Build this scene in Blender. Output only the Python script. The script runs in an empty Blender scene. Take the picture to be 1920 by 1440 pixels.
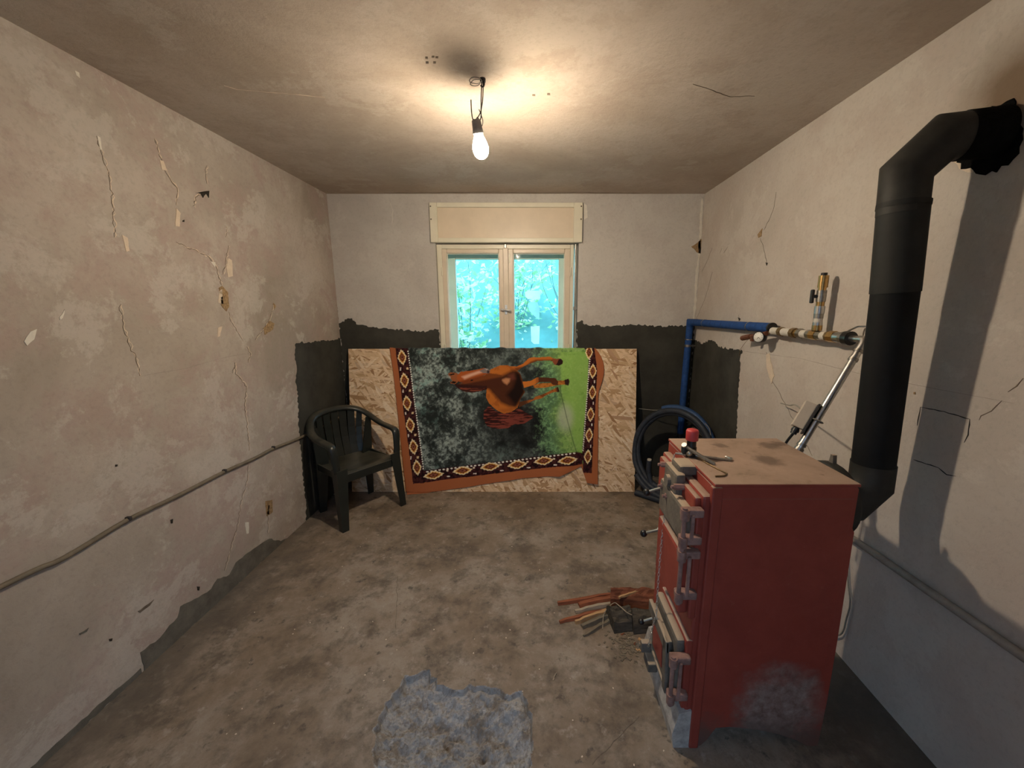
import bpy, bmesh, math, random
import numpy as np
from mathutils import Vector, Matrix, noise as mnoise
from mathutils.geometry import tessellate_polygon
random.seed(7)
sc = bpy.context.scene
COL = sc.collection
PI = math.pi

# ------------------------------------------------------------------ camera, sky, exposure
F, CX, CY, TH, H = 734.0, 1005.0, 720.0, math.atan(143/734.0), 1.575
cam = bpy.data.objects.new('camera', bpy.data.cameras.new('camera'))
COL.objects.link(cam)
cam.location = (0, 0, H)
cam.rotation_euler = (PI/2 - TH, 0, 0)
cam.data.sensor_width = 36
cam.data.lens = F/1920*36
cam.data.shift_x = -(CX-960)/1920
cam.data.clip_start = 0.02
sc.camera = cam

SKY = (0.38, 0.64, 1.0)
SKY_STRENGTH = 12.0
w = bpy.data.worlds.new('sky'); sc.world = w
w.use_nodes = True
bg = w.node_tree.nodes['Background']
bg.inputs['Color'].default_value = (*SKY, 1)
bg.inputs['Strength'].default_value = SKY_STRENGTH

BULB = 2300.0
BULB_COL = (1.0, 0.83, 0.62)

sc.view_settings.view_transform = 'Standard'
sc.view_settings.look = 'None'
sc.view_settings.exposure = -0.38
sc.view_settings.gamma = 1.0
sc.view_settings.use_curve_mapping = False
sc.cycles.use_denoising = True
sc.cycles.max_bounces = 8
sc.cycles.adaptive_threshold = 0.02
sc.cycles.diffuse_bounces = 5
sc.cycles.transparent_max_bounces = 12
sc.cycles.sample_clamp_indirect = 6.0

# room: x to the right, y away from the doorway, z up (metres)
XL, XR, YB, YF, ZC = -1.733, 1.398, 3.48, -0.35, 2.5

def portal(name, loc, rot, sx, sy):
    l = bpy.data.lights.new(name, 'AREA'); l.shape = 'RECTANGLE'; l.size = sx; l.size_y = sy
    l.cycles.is_portal = True
    o = bpy.data.objects.new(name, l); COL.objects.link(o); o.location = loc; o.rotation_euler = rot
portal('window_portal', (-0.245, 3.78, 1.55), (-PI/2, 0, 0), 1.2, 1.1)
portal('doorway_portal', (-0.25, YF-0.15, 1.02), (PI/2, 0, 0), 0.54, 2.02)

# ------------------------------------------------------------------ measuring: a sight line met with a known surface
_c, _s = math.cos(TH), math.sin(TH)
def _ray(px, py):
    u = (px-CX)/F; v = (py-CY)/F
    return Vector((u, _c - v*_s, -_s - v*_c))
def at_y(px, py, Y):
    d = _ray(px, py); return Vector((0, 0, H)) + d*(Y/d.y)
def at_x(px, py, X):
    d = _ray(px, py); return Vector((0, 0, H)) + d*(X/d.x)
def at_z(px, py, Z=0.0):
    d = _ray(px, py); return Vector((0, 0, H)) + d*((Z-H)/d.z)

# ------------------------------------------------------------------ materials
def new_mat(name, rough=0.8, metal=0.0, spec=0.3):
    m = bpy.data.materials.new(name); m.use_nodes = True
    nt = m.node_tree; b = nt.nodes['Principled BSDF']
    b.inputs['Roughness'].default_value = rough
    b.inputs['Metallic'].default_value = metal
    b.inputs['Specular IOR Level'].default_value = spec
    return m, nt, b
def nd(nt, t, **kw):
    n = nt.nodes.new(t)
    for k, v in kw.items(): setattr(n, k, v)
    return n
def pos(nt, scale=(1, 1, 1), rot=(0, 0, 0), loc=(0, 0, 0), obj=False):
    if obj: src = nd(nt, 'ShaderNodeTexCoord').outputs['Object']
    else: src = nd(nt, 'ShaderNodeNewGeometry').outputs['Position']
    mp = nd(nt, 'ShaderNodeMapping')
    mp.inputs['Scale'].default_value = scale; mp.inputs['Rotation'].default_value = rot; mp.inputs['Location'].default_value = loc
    nt.links.new(src, mp.inputs['Vector']); return mp.outputs['Vector']
def noise(nt, vec, scale, detail=6, rough=0.6, dist=0.0):
    n = nd(nt, 'ShaderNodeTexNoise'); n.inputs['Scale'].default_value = scale
    n.inputs['Detail'].default_value = detail; n.inputs['Roughness'].default_value = rough; n.inputs['Distortion'].default_value = dist
    nt.links.new(vec, n.inputs['Vector']); return n.outputs['Fac']
def ramp(nt, fac, stops, interp='LINEAR'):
    r = nd(nt, 'ShaderNodeValToRGB'); e = r.color_ramp.elements; r.color_ramp.interpolation = interp
    while len(e) < len(stops): e.new(0.5)
    for el, (p, c) in zip(e, stops):
        el.position = p
        el.color = (c, c, c, 1) if isinstance(c, (int, float)) else (*c, 1)
    nt.links.new(fac, r.inputs['Fac']); return r.outputs['Color']
def mixc(nt, fac, a, b, blend='MIX'):
    m = nd(nt, 'ShaderNodeMix', data_type='RGBA', blend_type=blend)
    for sock, v in ((m.inputs[0], fac), (m.inputs[6], a), (m.inputs[7], b)):
        if isinstance(v, (int, float)): sock.default_value = v
        elif isinstance(v, tuple): sock.default_value = (*v, 1)
        else: nt.links.new(v, sock)
    return m.outputs[2]
def math_n(nt, op, a, b=None, clamp=False):
    m = nd(nt, 'ShaderNodeMath', operation=op, use_clamp=clamp)
    for i, v in enumerate((a, b)):
        if v is None: continue
        if isinstance(v, (int, float)): m.inputs[i].default_value = v
        else: nt.links.new(v, m.inputs[i])
    return m.outputs[0]
def bump(nt, b, h, strength=0.3, dist=0.01):
    n = nd(nt, 'ShaderNodeBump'); n.inputs['Strength'].default_value = strength; n.inputs['Distance'].default_value = dist
    nt.links.new(h, n.inputs['Height']); nt.links.new(n.outputs[0], b.inputs['Normal'])
def setc(nt, b, c):
    if isinstance(c, tuple): b.inputs['Base Color'].default_value = (*c, 1)
    else: nt.links.new(c, b.inputs['Base Color'])

def simple(name, col, rough=0.6, metal=0.0, var=0.25, scale=20, bmp=0.15, col2=None, spec=0.3, obj=True, stretch=(1, 1, 1)):
    m, nt, b = new_mat(name, rough, metal, spec)
    p = pos(nt, stretch, obj=obj)
    f = noise(nt, p, scale, 6, 0.65)
    c2 = col2 or tuple(x*(1-var) for x in col)
    setc(nt, b, ramp(nt, f, [(0.32, c2), (0.68, col)]))
    if bmp: bump(nt, b, noise(nt, p, scale*3, 4), bmp, 0.004)
    return m

def plaster(name, a, bcol, c, pink, spot, scorch=None):
    m, nt, b = new_mat(name, 0.92, 0, 0.12)
    p = pos(nt)
    n1 = noise(nt, p, 1.3, 8, 0.62, 0.4)
    n2 = noise(nt, pos(nt, loc=(3, 1, 7)), 3.4, 9, 0.74, 0.25)
    n3 = noise(nt, p, 55, 4, 0.7)
    n4 = noise(nt, pos(nt, loc=(9, 4, 2)), 2.6, 10, 0.75, 0.25)
    base = ramp(nt, n1, [(0.35, a), (0.5, bcol), (0.65, c)])
    base = mixc(nt, ramp(nt, n2, [(0.47, 0.0), (0.6, 0.75)]), base, pink)
    base = mixc(nt, ramp(nt, n4, [(0.53, 0.0), (0.57, 0.6)]), base, spot)
    base = mixc(nt, ramp(nt, n3, [(0.3, 0.22), (0.5, 0.0)]), base, tuple(x*0.6 for x in a))
    if scorch:
        # heat-browned plaster around the flue opening
        sep = nd(nt, 'ShaderNodeSeparateXYZ'); nt.links.new(p, sep.inputs[0])
        dy = math_n(nt, 'MULTIPLY', math_n(nt, 'SUBTRACT', sep.outputs[1], scorch[0]), 1.1); dz = math_n(nt, 'SUBTRACT', sep.outputs[2], scorch[1])
        rr = math_n(nt, 'SQRT', math_n(nt, 'ADD', math_n(nt, 'MULTIPLY', dy, dy), math_n(nt, 'MULTIPLY', dz, dz)))
        rr = math_n(nt, 'ADD', rr, math_n(nt, 'MULTIPLY', math_n(nt, 'SUBTRACT', n2, 0.5), 0.12))
        base = mixc(nt, ramp(nt, rr, [(0.06, 0.85), (0.13, 0.45), (0.24, 0.0)]), base, (.16, .10, .055))
    setc(nt, b, base)
    h = math_n(nt, 'ADD', math_n(nt, 'MULTIPLY', n2, 1.2), math_n(nt, 'MULTIPLY', n3, 0.25))
    bump(nt, b, h, 0.35, 0.012)
    return m
MAT = {}
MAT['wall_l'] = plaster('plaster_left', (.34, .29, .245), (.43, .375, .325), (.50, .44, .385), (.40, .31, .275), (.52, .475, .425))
MAT['wall_b'] = plaster('plaster_back', (.47, .44, .41), (.54, .515, .48), (.58, .555, .515), (.50, .46, .43), (.57, .54, .50))
MAT['wall_r'] = plaster('plaster_right', (.47, .42, .37), (.53, .48, .43), (.56, .51, .455), (.49, .425, .375), (.57, .525, .47), (1.285, 2.20))
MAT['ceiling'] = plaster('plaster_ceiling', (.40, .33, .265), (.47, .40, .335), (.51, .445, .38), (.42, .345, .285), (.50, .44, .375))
MAT['render_dark'] = simple('dark_render', (.058, .057, .048), 0.85, 0, 0.45, 5, 0.5, obj=False)
MAT['bare'] = simple('bare_mortar', (.17, .155, .13), 0.95, 0, 0.4, 14, 0.7, obj=False)
MAT['crack'] = simple('crack_dark', (.21, .165, .125), 0.95, 0, 0.5, 40, 0.0, obj=False)
MAT['pencil'] = simple('pencil_line', (.36, .31, .27), 0.95, 0, 0.2, 60, 0.0, obj=False)
MAT['line_dark'] = simple('charcoal_line', (.035, .032, .03), 0.95, 0, 0.3, 60, 0.0, obj=False)
MAT['chip_light'] = simple('plaster_chip', (.72, .60, .47), 0.95, 0, 0.15, 40, 0.4, obj=False)
MAT['chip_ochre'] = simple('plaster_ochre', (.45, .30, .16), 0.95, 0, 0.6, 90, 0.6, obj=False)
MAT['chip_white'] = simple('plaster_white', (.74, .70, .62), 0.95, 0, 0.12, 40, 0.3, obj=False)
MAT['hole'] = simple('hole_dark', (.03, .025, .02), 0.95, 0, 0.3, 60, 0.5, obj=False)

def floor_mat(rough_patch=False):
    m, nt, b = new_mat('floor_rubble' if rough_patch else 'floor_concrete', 0.8 if not rough_patch else 0.95, 0, 0.22)
    p = pos(nt)
    n1 = noise(nt, p, 1.9, 9, 0.70, 0.08)
    n2 = noise(nt, pos(nt, loc=(4, 2, 1)), 5.0, 10, 0.74, 0.1)
    n3 = noise(nt, p, 70, 5, 0.75)
    n4 = noise(nt, pos(nt, loc=(1, 8, 3)), 13, 7, 0.7, 0.1)
    if rough_patch:
        base = ramp(nt, n2, [(0.3, (.27, .255, .24)), (0.7, (.45, .44, .43))])
        base = mixc(nt, ramp(nt, n4, [(0.40, 0.75), (0.52, 0.0)]), base, (.20, .155, .11)); base = mixc(nt, ramp(nt, n3, [(0.35, 0.6), (0.5, 0.0)]), base, (.16, .13, .10))
        setc(nt, b, base); bump(nt, b, noise(nt, p, 120, 6, 0.75), 0.6, 0.006); return m
    base = ramp(nt, n1, [(0.32, (.135, .098, .066)), (0.46, (.225, .172, .125)), (0.60, (.315, .262, .21)), (0.75, (.27, .195, .14))])
    base = mixc(nt, ramp(nt, n2, [(0.38, 0.85), (0.52, 0.0)]), base, (.115, .09, .068))
    base = mixc(nt, ramp(nt, n4, [(0.58, 0.0), (0.68, 0.5)]), base, (.44, .385, .33))
    base = mixc(nt, ramp(nt, n4, [(0.34, 0.8), (0.41, 0.0)]), base, (.09, .075, .06))
    base = mixc(nt, ramp(nt, n3, [(0.28, 0.5), (0.42, 0.0)]), base, (.11, .09, .07))
    base = mixc(nt, ramp(nt, n3, [(0.70, 0.0), (0.78, 0.45)]), base, (.55, .50, .44))
    # floor colour darker along the foot of the left wall and towards the right wall
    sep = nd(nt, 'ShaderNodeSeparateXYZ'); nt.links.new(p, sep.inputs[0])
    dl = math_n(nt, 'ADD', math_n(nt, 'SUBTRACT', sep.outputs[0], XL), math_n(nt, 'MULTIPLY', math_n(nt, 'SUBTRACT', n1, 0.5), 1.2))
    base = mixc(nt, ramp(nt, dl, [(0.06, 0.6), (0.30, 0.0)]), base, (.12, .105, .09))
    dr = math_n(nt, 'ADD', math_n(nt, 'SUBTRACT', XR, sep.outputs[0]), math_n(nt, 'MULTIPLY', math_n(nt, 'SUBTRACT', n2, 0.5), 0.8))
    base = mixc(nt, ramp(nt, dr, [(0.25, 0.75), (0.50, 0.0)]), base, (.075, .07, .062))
    setc(nt, b, base)
    h = math_n(nt, 'ADD', n2, math_n(nt, 'MULTIPLY', n3, 0.35))
    bump(nt, b, h, 0.45, 0.010)
    return m
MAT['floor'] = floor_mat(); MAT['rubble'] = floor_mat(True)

def osb_mat():
    m, nt, b = new_mat('strand_board', 0.7, 0, 0.25)
    cols = []
    hs = []
    for i, (ang, sx, sz) in enumerate(((0.12, 7.5, 48), (-0.40, 8.5, 52), (0.75, 9, 44), (-0.12, 6, 36), (-0.95, 11, 50))):
        mp1 = pos(nt, rot=(0, ang, 0), loc=(i*3.1, 0, i*1.7))
        mp = nd(nt, 'ShaderNodeMapping'); mp.inputs['Scale'].default_value = (sx, 6, sz)
        nt.links.new(mp1, mp.inputs['Vector'])
        v = nd(nt, 'ShaderNodeTexVoronoi'); v.inputs['Scale'].default_value = 1.0; v.inputs['Randomness'].default_value = 1.0
        nt.links.new(mp.outputs[0], v.inputs['Vector'])
        sp = nd(nt, 'ShaderNodeSeparateColor'); nt.links.new(v.outputs['Color'], sp.inputs[0])
        cols.append(ramp(nt, sp.outputs[0], [(0.0, (.34, .18, .09)), (0.11, (.52, .34, .19)), (0.28, (.70, .51, .32)), (0.70, (.80, .62, .43)), (0.93, (.86, .73, .56)), (1.0, (.44, .26, .15))]))
        hs.append((sp.outputs[1], sp.outputs[0]))
    out = cols[0]; hh = hs[0][1]
    for c, (sel, h2) in zip(cols[1:], hs[1:]):
        k = ramp(nt, sel, [(0.58, 0.0), (0.60, 1.0)])
        out = mixc(nt, k, out, c)
        hh = mixc(nt, k, hh, h2)
    fine = noise(nt, pos(nt, (30, 30, 160)), 1.0, 5, 0.7)
    out = mixc(nt, ramp(nt, fine, [(0.35, 0.35), (0.5, 0.0)]), out, (.30, .16, .07))
    setc(nt, b, out); bump(nt, b, hh, 0.25, 0.002)
    return m
MAT['osb'] = osb_mat()

def boiler_paint(name, dusty_top=False, scuff=False):
    m, nt, b = new_mat(name, 0.48 if not dusty_top else 0.9, 0, 0.35)
    p = pos(nt)
    n1 = noise(nt, p, 7, 8, 0.7, 0.3); n2 = noise(nt, pos(nt, loc=(2, 5, 1)), 28, 6, 0.7); n3 = noise(nt, p, 160, 3, 0.7)
    base = ramp(nt, n1, [(0.3, (.235, .042, .030)), (0.7, (.325, .064, .045))])
    base = mixc(nt, ramp(nt, n2, [(0.62, 0.0), (0.75, 0.4)]), base, (.40, .14, .10))
    base = mixc(nt, ramp(nt, n3, [(0.74, 0.0), (0.80, 0.6)]), base, (.55, .42, .34))
    sep = nd(nt, 'ShaderNodeSeparateXYZ'); nt.links.new(p, sep.inputs[0])
    nrm = nd(nt, 'ShaderNodeNewGeometry'); sn = nd(nt, 'ShaderNodeSeparateXYZ'); nt.links.new(nrm.outputs['True Normal'], sn.inputs[0])
    up = ramp(nt, sn.outputs[2], [(0.5, 0.0), (0.85, 1.0)])
    dust = ramp(nt, n1, [(0.30, (.20, .145, .105)), (0.42, (.33, .235, .175)), (0.7, (.42, .30, .23))])
    dust = mixc(nt, ramp(nt, n2, [(0.60, 0.0), (0.70, 0.6)]), dust, (.16, .10, .075))
    for (sx_, sy_, sr_) in ((.845, 1.345, .045), (.94, 1.50, .04), (.74, 1.50, .025), (.99, 1.52, .03)):
        q1 = math_n(nt, 'SUBTRACT', sep.outputs[0], sx_); q2 = math_n(nt, 'SUBTRACT', sep.outputs[1], sy_)
        rr = math_n(nt, 'ADD', math_n(nt, 'SQRT', math_n(nt, 'ADD', math_n(nt, 'MULTIPLY', q1, q1), math_n(nt, 'MULTIPLY', q2, q2))), math_n(nt, 'MULTIPLY', math_n(nt, 'SUBTRACT', n2, 0.5), 0.07))
        dust = mixc(nt, ramp(nt, rr, [(sr_*.6, 0.75), (sr_*1.3, 0.0)]), dust, (.10, .07, .05))
    base = mixc(nt, math_n(nt, 'MULTIPLY', up, ramp(nt, n1, [(0.70, 0.96), (0.85, 0.5)])), base, dust)
    if scuff:
        # ash and lime splashed over the lower part of the side, worn to grey
        dx = math_n(nt, 'MULTIPLY', math_n(nt, 'ABSOLUTE', math_n(nt, 'SUBTRACT', sep.outputs[0], 0.87)), 1.0)
        dz = math_n(nt, 'MULTIPLY', math_n(nt, 'SUBTRACT', sep.outputs[2], 0.16), 0.9)
        e = math_n(nt, 'ADD', math_n(nt, 'SQRT', math_n(nt, 'ADD', math_n(nt, 'MULTIPLY', dx, dx), math_n(nt, 'MULTIPLY', dz, dz))), math_n(nt, 'MULTIPLY', math_n(nt, 'SUBTRACT', n1, 0.5), 0.22))
        k = ramp(nt, e, [(0.10, 0.8), (0.19, 0.0)])
        base = mixc(nt, k, base, ramp(nt, n2, [(0.35, (.15, .115, .10)), (0.7, (.36, .33, .30))]))
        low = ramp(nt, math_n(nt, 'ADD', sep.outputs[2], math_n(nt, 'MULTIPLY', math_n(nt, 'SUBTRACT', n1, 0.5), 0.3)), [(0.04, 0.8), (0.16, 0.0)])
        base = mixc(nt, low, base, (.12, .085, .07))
    setc(nt, b, base)
    bump(nt, b, math_n(nt, 'ADD', n1, math_n(nt, 'MULTIPLY', n2, 0.4)), 0.10, 0.01)
    return m
MAT['boiler'] = boiler_paint('boiler_red', scuff=True)
MAT['cast_red'] = boiler_paint('cast_iron_red')
def cast_grey():
    m, nt, b = new_mat('cast_iron_grey', 0.85, 0, 0.25)
    p = pos(nt)
    n1 = noise(nt, p, 16, 7, 0.7); n2 = noise(nt, p, 90, 4)
    base = ramp(nt, n1, [(0.3, (.095, .085, .072)), (0.7, (.19, .165, .135))])
    nrm = nd(nt, 'ShaderNodeNewGeometry'); sn = nd(nt, 'ShaderNodeSeparateXYZ'); nt.links.new(nrm.outputs['True Normal'], sn.inputs[0])
    base = mixc(nt, ramp(nt, sn.outputs[2], [(0.5, 0.0), (0.8, 0.9)]), base, (.42, .33, .24))
    setc(nt, b, base); bump(nt, b, n2, 0.4, 0.004)
    return m
MAT['cast_grey'] = cast_grey()
MAT['limed'] = simple('lime_dusted_iron', (.52, .50, .47), 0.9, 0, 0.5, 30, 0.5, obj=False)
MAT['cast_rose'] = simple('cast_iron_faded', (.34, .20, .17), 0.8, 0, 0.5, 25, 0.4, obj=False)
MAT['flue'] = simple('flue_black', (.021, .022, .020), 0.7, 0.0, 0.45, 9, 0.12, obj=False, spec=0.35)
MAT['flue_low'] = simple('flue_matte', (.010, .011, .012), 0.7, 0.0, 0.4, 12, 0.1, obj=False, spec=0.2)
MAT['flue_elbow'] = simple('flue_elbow', (.035, .034, .030), 0.6, 0.0, 0.5, 12, 0.2, obj=False)
MAT['soot'] = simple('soot', (.008, .008, .008), 0.95, 0, 0.5, 40, 0.8, obj=False, spec=0.05)
MAT['scorch'] = simple('scorched_plaster', (.20, .135, .085), 0.95, 0, 0.45, 14, 0.3, obj=False)
MAT['galv'] = simple('galvanised', (.62, .62, .60), 0.32, 1.0, 0.25, 60, 0.1, stretch=(1, 1, 1))
MAT['steel'] = simple('dull_steel', (.42, .40, .36), 0.4, 1.0, 0.35, 60, 0.1)
MAT['brass'] = simple('brass', (.62, .40, .16), 0.3, 1.0, 0.3, 60, 0.05)
MAT['brass_old'] = simple('old_brass', (.30, .21, .11), 0.5, 0.8, 0.5, 70, 0.2)
MAT['copper_old'] = simple('old_copper', (.28, .12, .075), 0.5, 0.6, 0.4, 60, 0.2)
MAT['ppr'] = simple('white_plastic_pipe', (.66, .62, .55), 0.5, 0, 0.15, 30, 0.0)
MAT['black'] = simple('black_plastic', (.012, .012, .013), 0.35, 0, 0.3, 40, 0.0, spec=0.5)
MAT['blue'] = simple('blue_foam_sleeve', (.022, .085, .30), 0.75, 0, 0.45, 30, 0.5, stretch=(1, 1, 1))
MAT['hose'] = simple('dark_blue_hose', (.032, .042, .062), 0.5, 0, 0.35, 30, 0.3, col2=(.018, .022, .03))
MAT['hose_blue'] = simple('blue_hose', (.035, .085, .21), 0.5, 0, 0.35, 30, 0.3)
MAT['red'] = simple('red_plastic', (.55, .055, .06), 0.42, 0, 0.15, 30, 0.0, spec=0.5)
MAT['beige'] = simple('beige_plastic', (.55, .48, .39), 0.55, 0, 0.12, 30, 0.0)
MAT['grey_pipe'] = simple('grey_conduit', (.36, .33, .29), 0.6, 0, 0.3, 25, 0.2, obj=False)
MAT['cable'] = simple('dusty_cable', (.20, .165, .12), 0.7, 0, 0.35, 25, 0.2, obj=False)
MAT['wire'] = simple('dark_wire', (.05, .045, .045), 0.6, 0, 0.3, 50, 0.0)
MAT['wire_grey'] = simple('grey_wire', (.30, .28, .24), 0.6, 0, 0.3, 50, 0.0)
MAT['socket'] = simple('socket_grey', (.34, .32, .30), 0.5, 0, 0.2, 50, 0.1)
MAT['cream'] = simple('cream_paint', (.70, .60, .47), 0.35, 0, 0.12, 8, 0.12, obj=False, spec=0.4)
MAT['cream_light'] = simple('cream_light_paint', (.76, .72, .58), 0.35, 0, 0.10, 8, 0.1, obj=False, spec=0.4)
MAT['cream_panel'] = simple('cream_panel', (.72, .61, .47), 0.4, 0, 0.10, 5, 0.05, obj=False, spec=0.4)
MAT['outer_paint'] = simple('outer_sash_paint', (.80, .81, .72), 0.5, 0, 0.1, 10, 0.1, obj=False)
MAT['paper'] = simple('white_paper', (.86, .86, .84), 0.8, 0, 0.06, 20, 0.0)
MAT['film'] = simple('pale_film', (.50, .66, .66), 0.5, 0, 0.1, 20, 0.0)
def chair_mat():
    m, nt, b = new_mat('dark_green_plastic', 0.36, 0, 0.45)
    p = pos(nt); n1 = noise(nt, p, 9, 6, 0.7)
    base = ramp(nt, n1, [(0.3, (.010, .013, .012)), (0.7, (.017, .021, .019))])
    nrm = nd(nt, 'ShaderNodeNewGeometry'); sn = nd(nt, 'ShaderNodeSeparateXYZ'); nt.links.new(nrm.outputs['Normal'], sn.inputs[0])
    k = math_n(nt, 'MULTIPLY', ramp(nt, sn.outputs[2], [(0.6, 0.0), (0.95, 1.0)]), ramp(nt, n1, [(0.35, 0.15), (0.65, 0.8)]))
    base = mixc(nt, k, base, (.085, .078, .058))
    setc(nt, b, base); bump(nt, b, noise(nt, p, 300, 2), 0.05, 0.002)
    return m
MAT['chair'] = chair_mat()
def wood(name, a, c):
    m, nt, b = new_mat(name, 0.85, 0, 0.15)
    p = pos(nt, (6, 60, 60), obj=True)
    n = noise(nt, p, 1.0, 6, 0.7, 0.4)
    setc(nt, b, ramp(nt, n, [(0.3, a), (0.7, c)])); bump(nt, b, n, 0.6, 0.004)
    return m
MAT['w_red'] = wood('red_wood', (.16, .05, .025), (.36, .13, .065))
MAT['w_tan'] = wood('tan_wood', (.36, .20, .09), (.58, .36, .18))
MAT['w_pale'] = wood('pale_wood', (.28, .22, .15), (.48, .39, .29))
MAT['w_grey'] = wood('grey_wood', (.09, .075, .055), (.25, .20, .14))
MAT['w_dark'] = wood('charred_wood', (.022, .020, .017), (.12, .10, .075))
MAT['bark'] = wood('bark_red', (.07, .025, .015), (.27, .10, .055))
MAT['leaf'] = simple('leaf', (.30, .62, .22), 0.5, 0, 0.35, 8, 0.0, obj=False)
MAT['leaf_pale'] = simple('leaf_pale', (.62, .80, .45), 0.4, 0, 0.25, 8, 0.0, obj=False)
MAT['stem'] = simple('stem', (.14, .22, .16), 0.8, 0, 0.3, 20, 0.0)
MAT['grass'] = simple('grass_bank', (.105, .27, .235), 0.95, 0, 0.35, 3.0, 0.4, obj=False)
MAT['yard'] = simple('yard_gravel', (.34, .34, .32), 0.95, 0, 0.25, 6, 0.3, obj=False)
MAT['sky_block'] = simple('sky_block_wall', (.42, .41, .39), 0.95, 0, 0.2, 3, 0.2, obj=False)
def glass():
    m = bpy.data.materials.new('window_glass'); m.use_nodes = True; nt = m.node_tree; nt.nodes.clear()
    o = nd(nt, 'ShaderNodeOutputMaterial'); mx = nd(nt, 'ShaderNodeMixShader')
    t = nd(nt, 'ShaderNodeBsdfTransparent'); t.inputs[0].default_value = (.94, .99, .98, 1)
    g = nd(nt, 'ShaderNodeBsdfGlossy'); g.inputs['Roughness'].default_value = 0.03
    fr = nd(nt, 'ShaderNodeFresnel'); fr.inputs[0].default_value = 1.05
    nt.links.new(fr.outputs[0], mx.inputs[0]); nt.links.new(t.outputs[0], mx.inputs[1]); nt.links.new(g.outputs[0], mx.inputs[2])
    nt.links.new(mx.outputs[0], o.inputs[0]); return m
MAT['glass'] = glass()
def lit_through(name, col, share):
    m, nt, b = new_mat(name, 0.7, 0, 0.2)
    c = ramp(nt, noise(nt, pos(nt), 9, 3), [(0.3, tuple(x*0.8 for x in col)), (0.7, col)]); setc(nt, b, c)
    t = nd(nt, 'ShaderNodeBsdfTranslucent'); nt.links.new(c, t.inputs[0]); mx = nd(nt, 'ShaderNodeMixShader'); mx.inputs[0].default_value = share
    nt.links.new(b.outputs[0], mx.inputs[1]); nt.links.new(t.outputs[0], mx.inputs[2]); nt.links.new(mx.outputs[0], nt.nodes['Material Output'].inputs[0]); return m
MAT['paper'] = lit_through('white_paper', (.95, .95, .95), 0.9)
MAT['film'] = lit_through('pale_film', (.7, .85, .82), 0.85)
MAT['leaf'] = lit_through('leaf', (.40, .66, .34), 0.5)
MAT['leaf_pale'] = lit_through('leaf_pale', (.86, .90, .72), 0.5)
def bulb_mat():
    # LED bulb: the frosted dome glows, less towards the socket
    m = bpy.data.materials.new('glowing_bulb'); m.use_nodes = True; nt = m.node_tree; nt.nodes.clear()
    o = nd(nt, 'ShaderNodeOutputMaterial'); e = nd(nt, 'ShaderNodeEmission')
    e.inputs[0].default_value = (*BULB_COL, 1)
    tc = nd(nt, 'ShaderNodeTexCoord'); sp = nd(nt, 'ShaderNodeSeparateXYZ'); nt.links.new(tc.outputs['Normal'], sp.inputs[0])
    k = ramp(nt, math_n(nt, 'MULTIPLY_ADD', sp.outputs[2], 0.5), [(0.0, 1.0), (0.38, 1.0), (0.50, 0.55), (0.57, 0.016), (1.0, 0.016)])
    k.node.inputs[0].links[0].from_node.inputs[2].default_value = 0.5
    st = math_n(nt, 'MULTIPLY', k, BULB)
    nt.links.new(st, e.inputs[1]); nt.links.new(e.outputs[0], o.inputs[0]); return m
MAT['bulb'] = bulb_mat()
def cloth_mat():
    m, nt, b = new_mat('printed_blanket', 0.95, 0, 0.08)
    a = nd(nt, 'ShaderNodeVertexColor', layer_name='print')
    setc(nt, b, a.outputs['Color'])
    b.inputs['Sheen Weight'].default_value = 0.08
    bump(nt, b, noise(nt, pos(nt), 420, 2), 0.15, 0.001)
    return m
MAT['cloth'] = cloth_mat()
def dial_mat():
    m, nt, b = new_mat('gauge_face', 0.4, 0, 0.4); setc(nt, b, (.80, .79, .74)); return m
MAT['dial'] = dial_mat()

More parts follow.
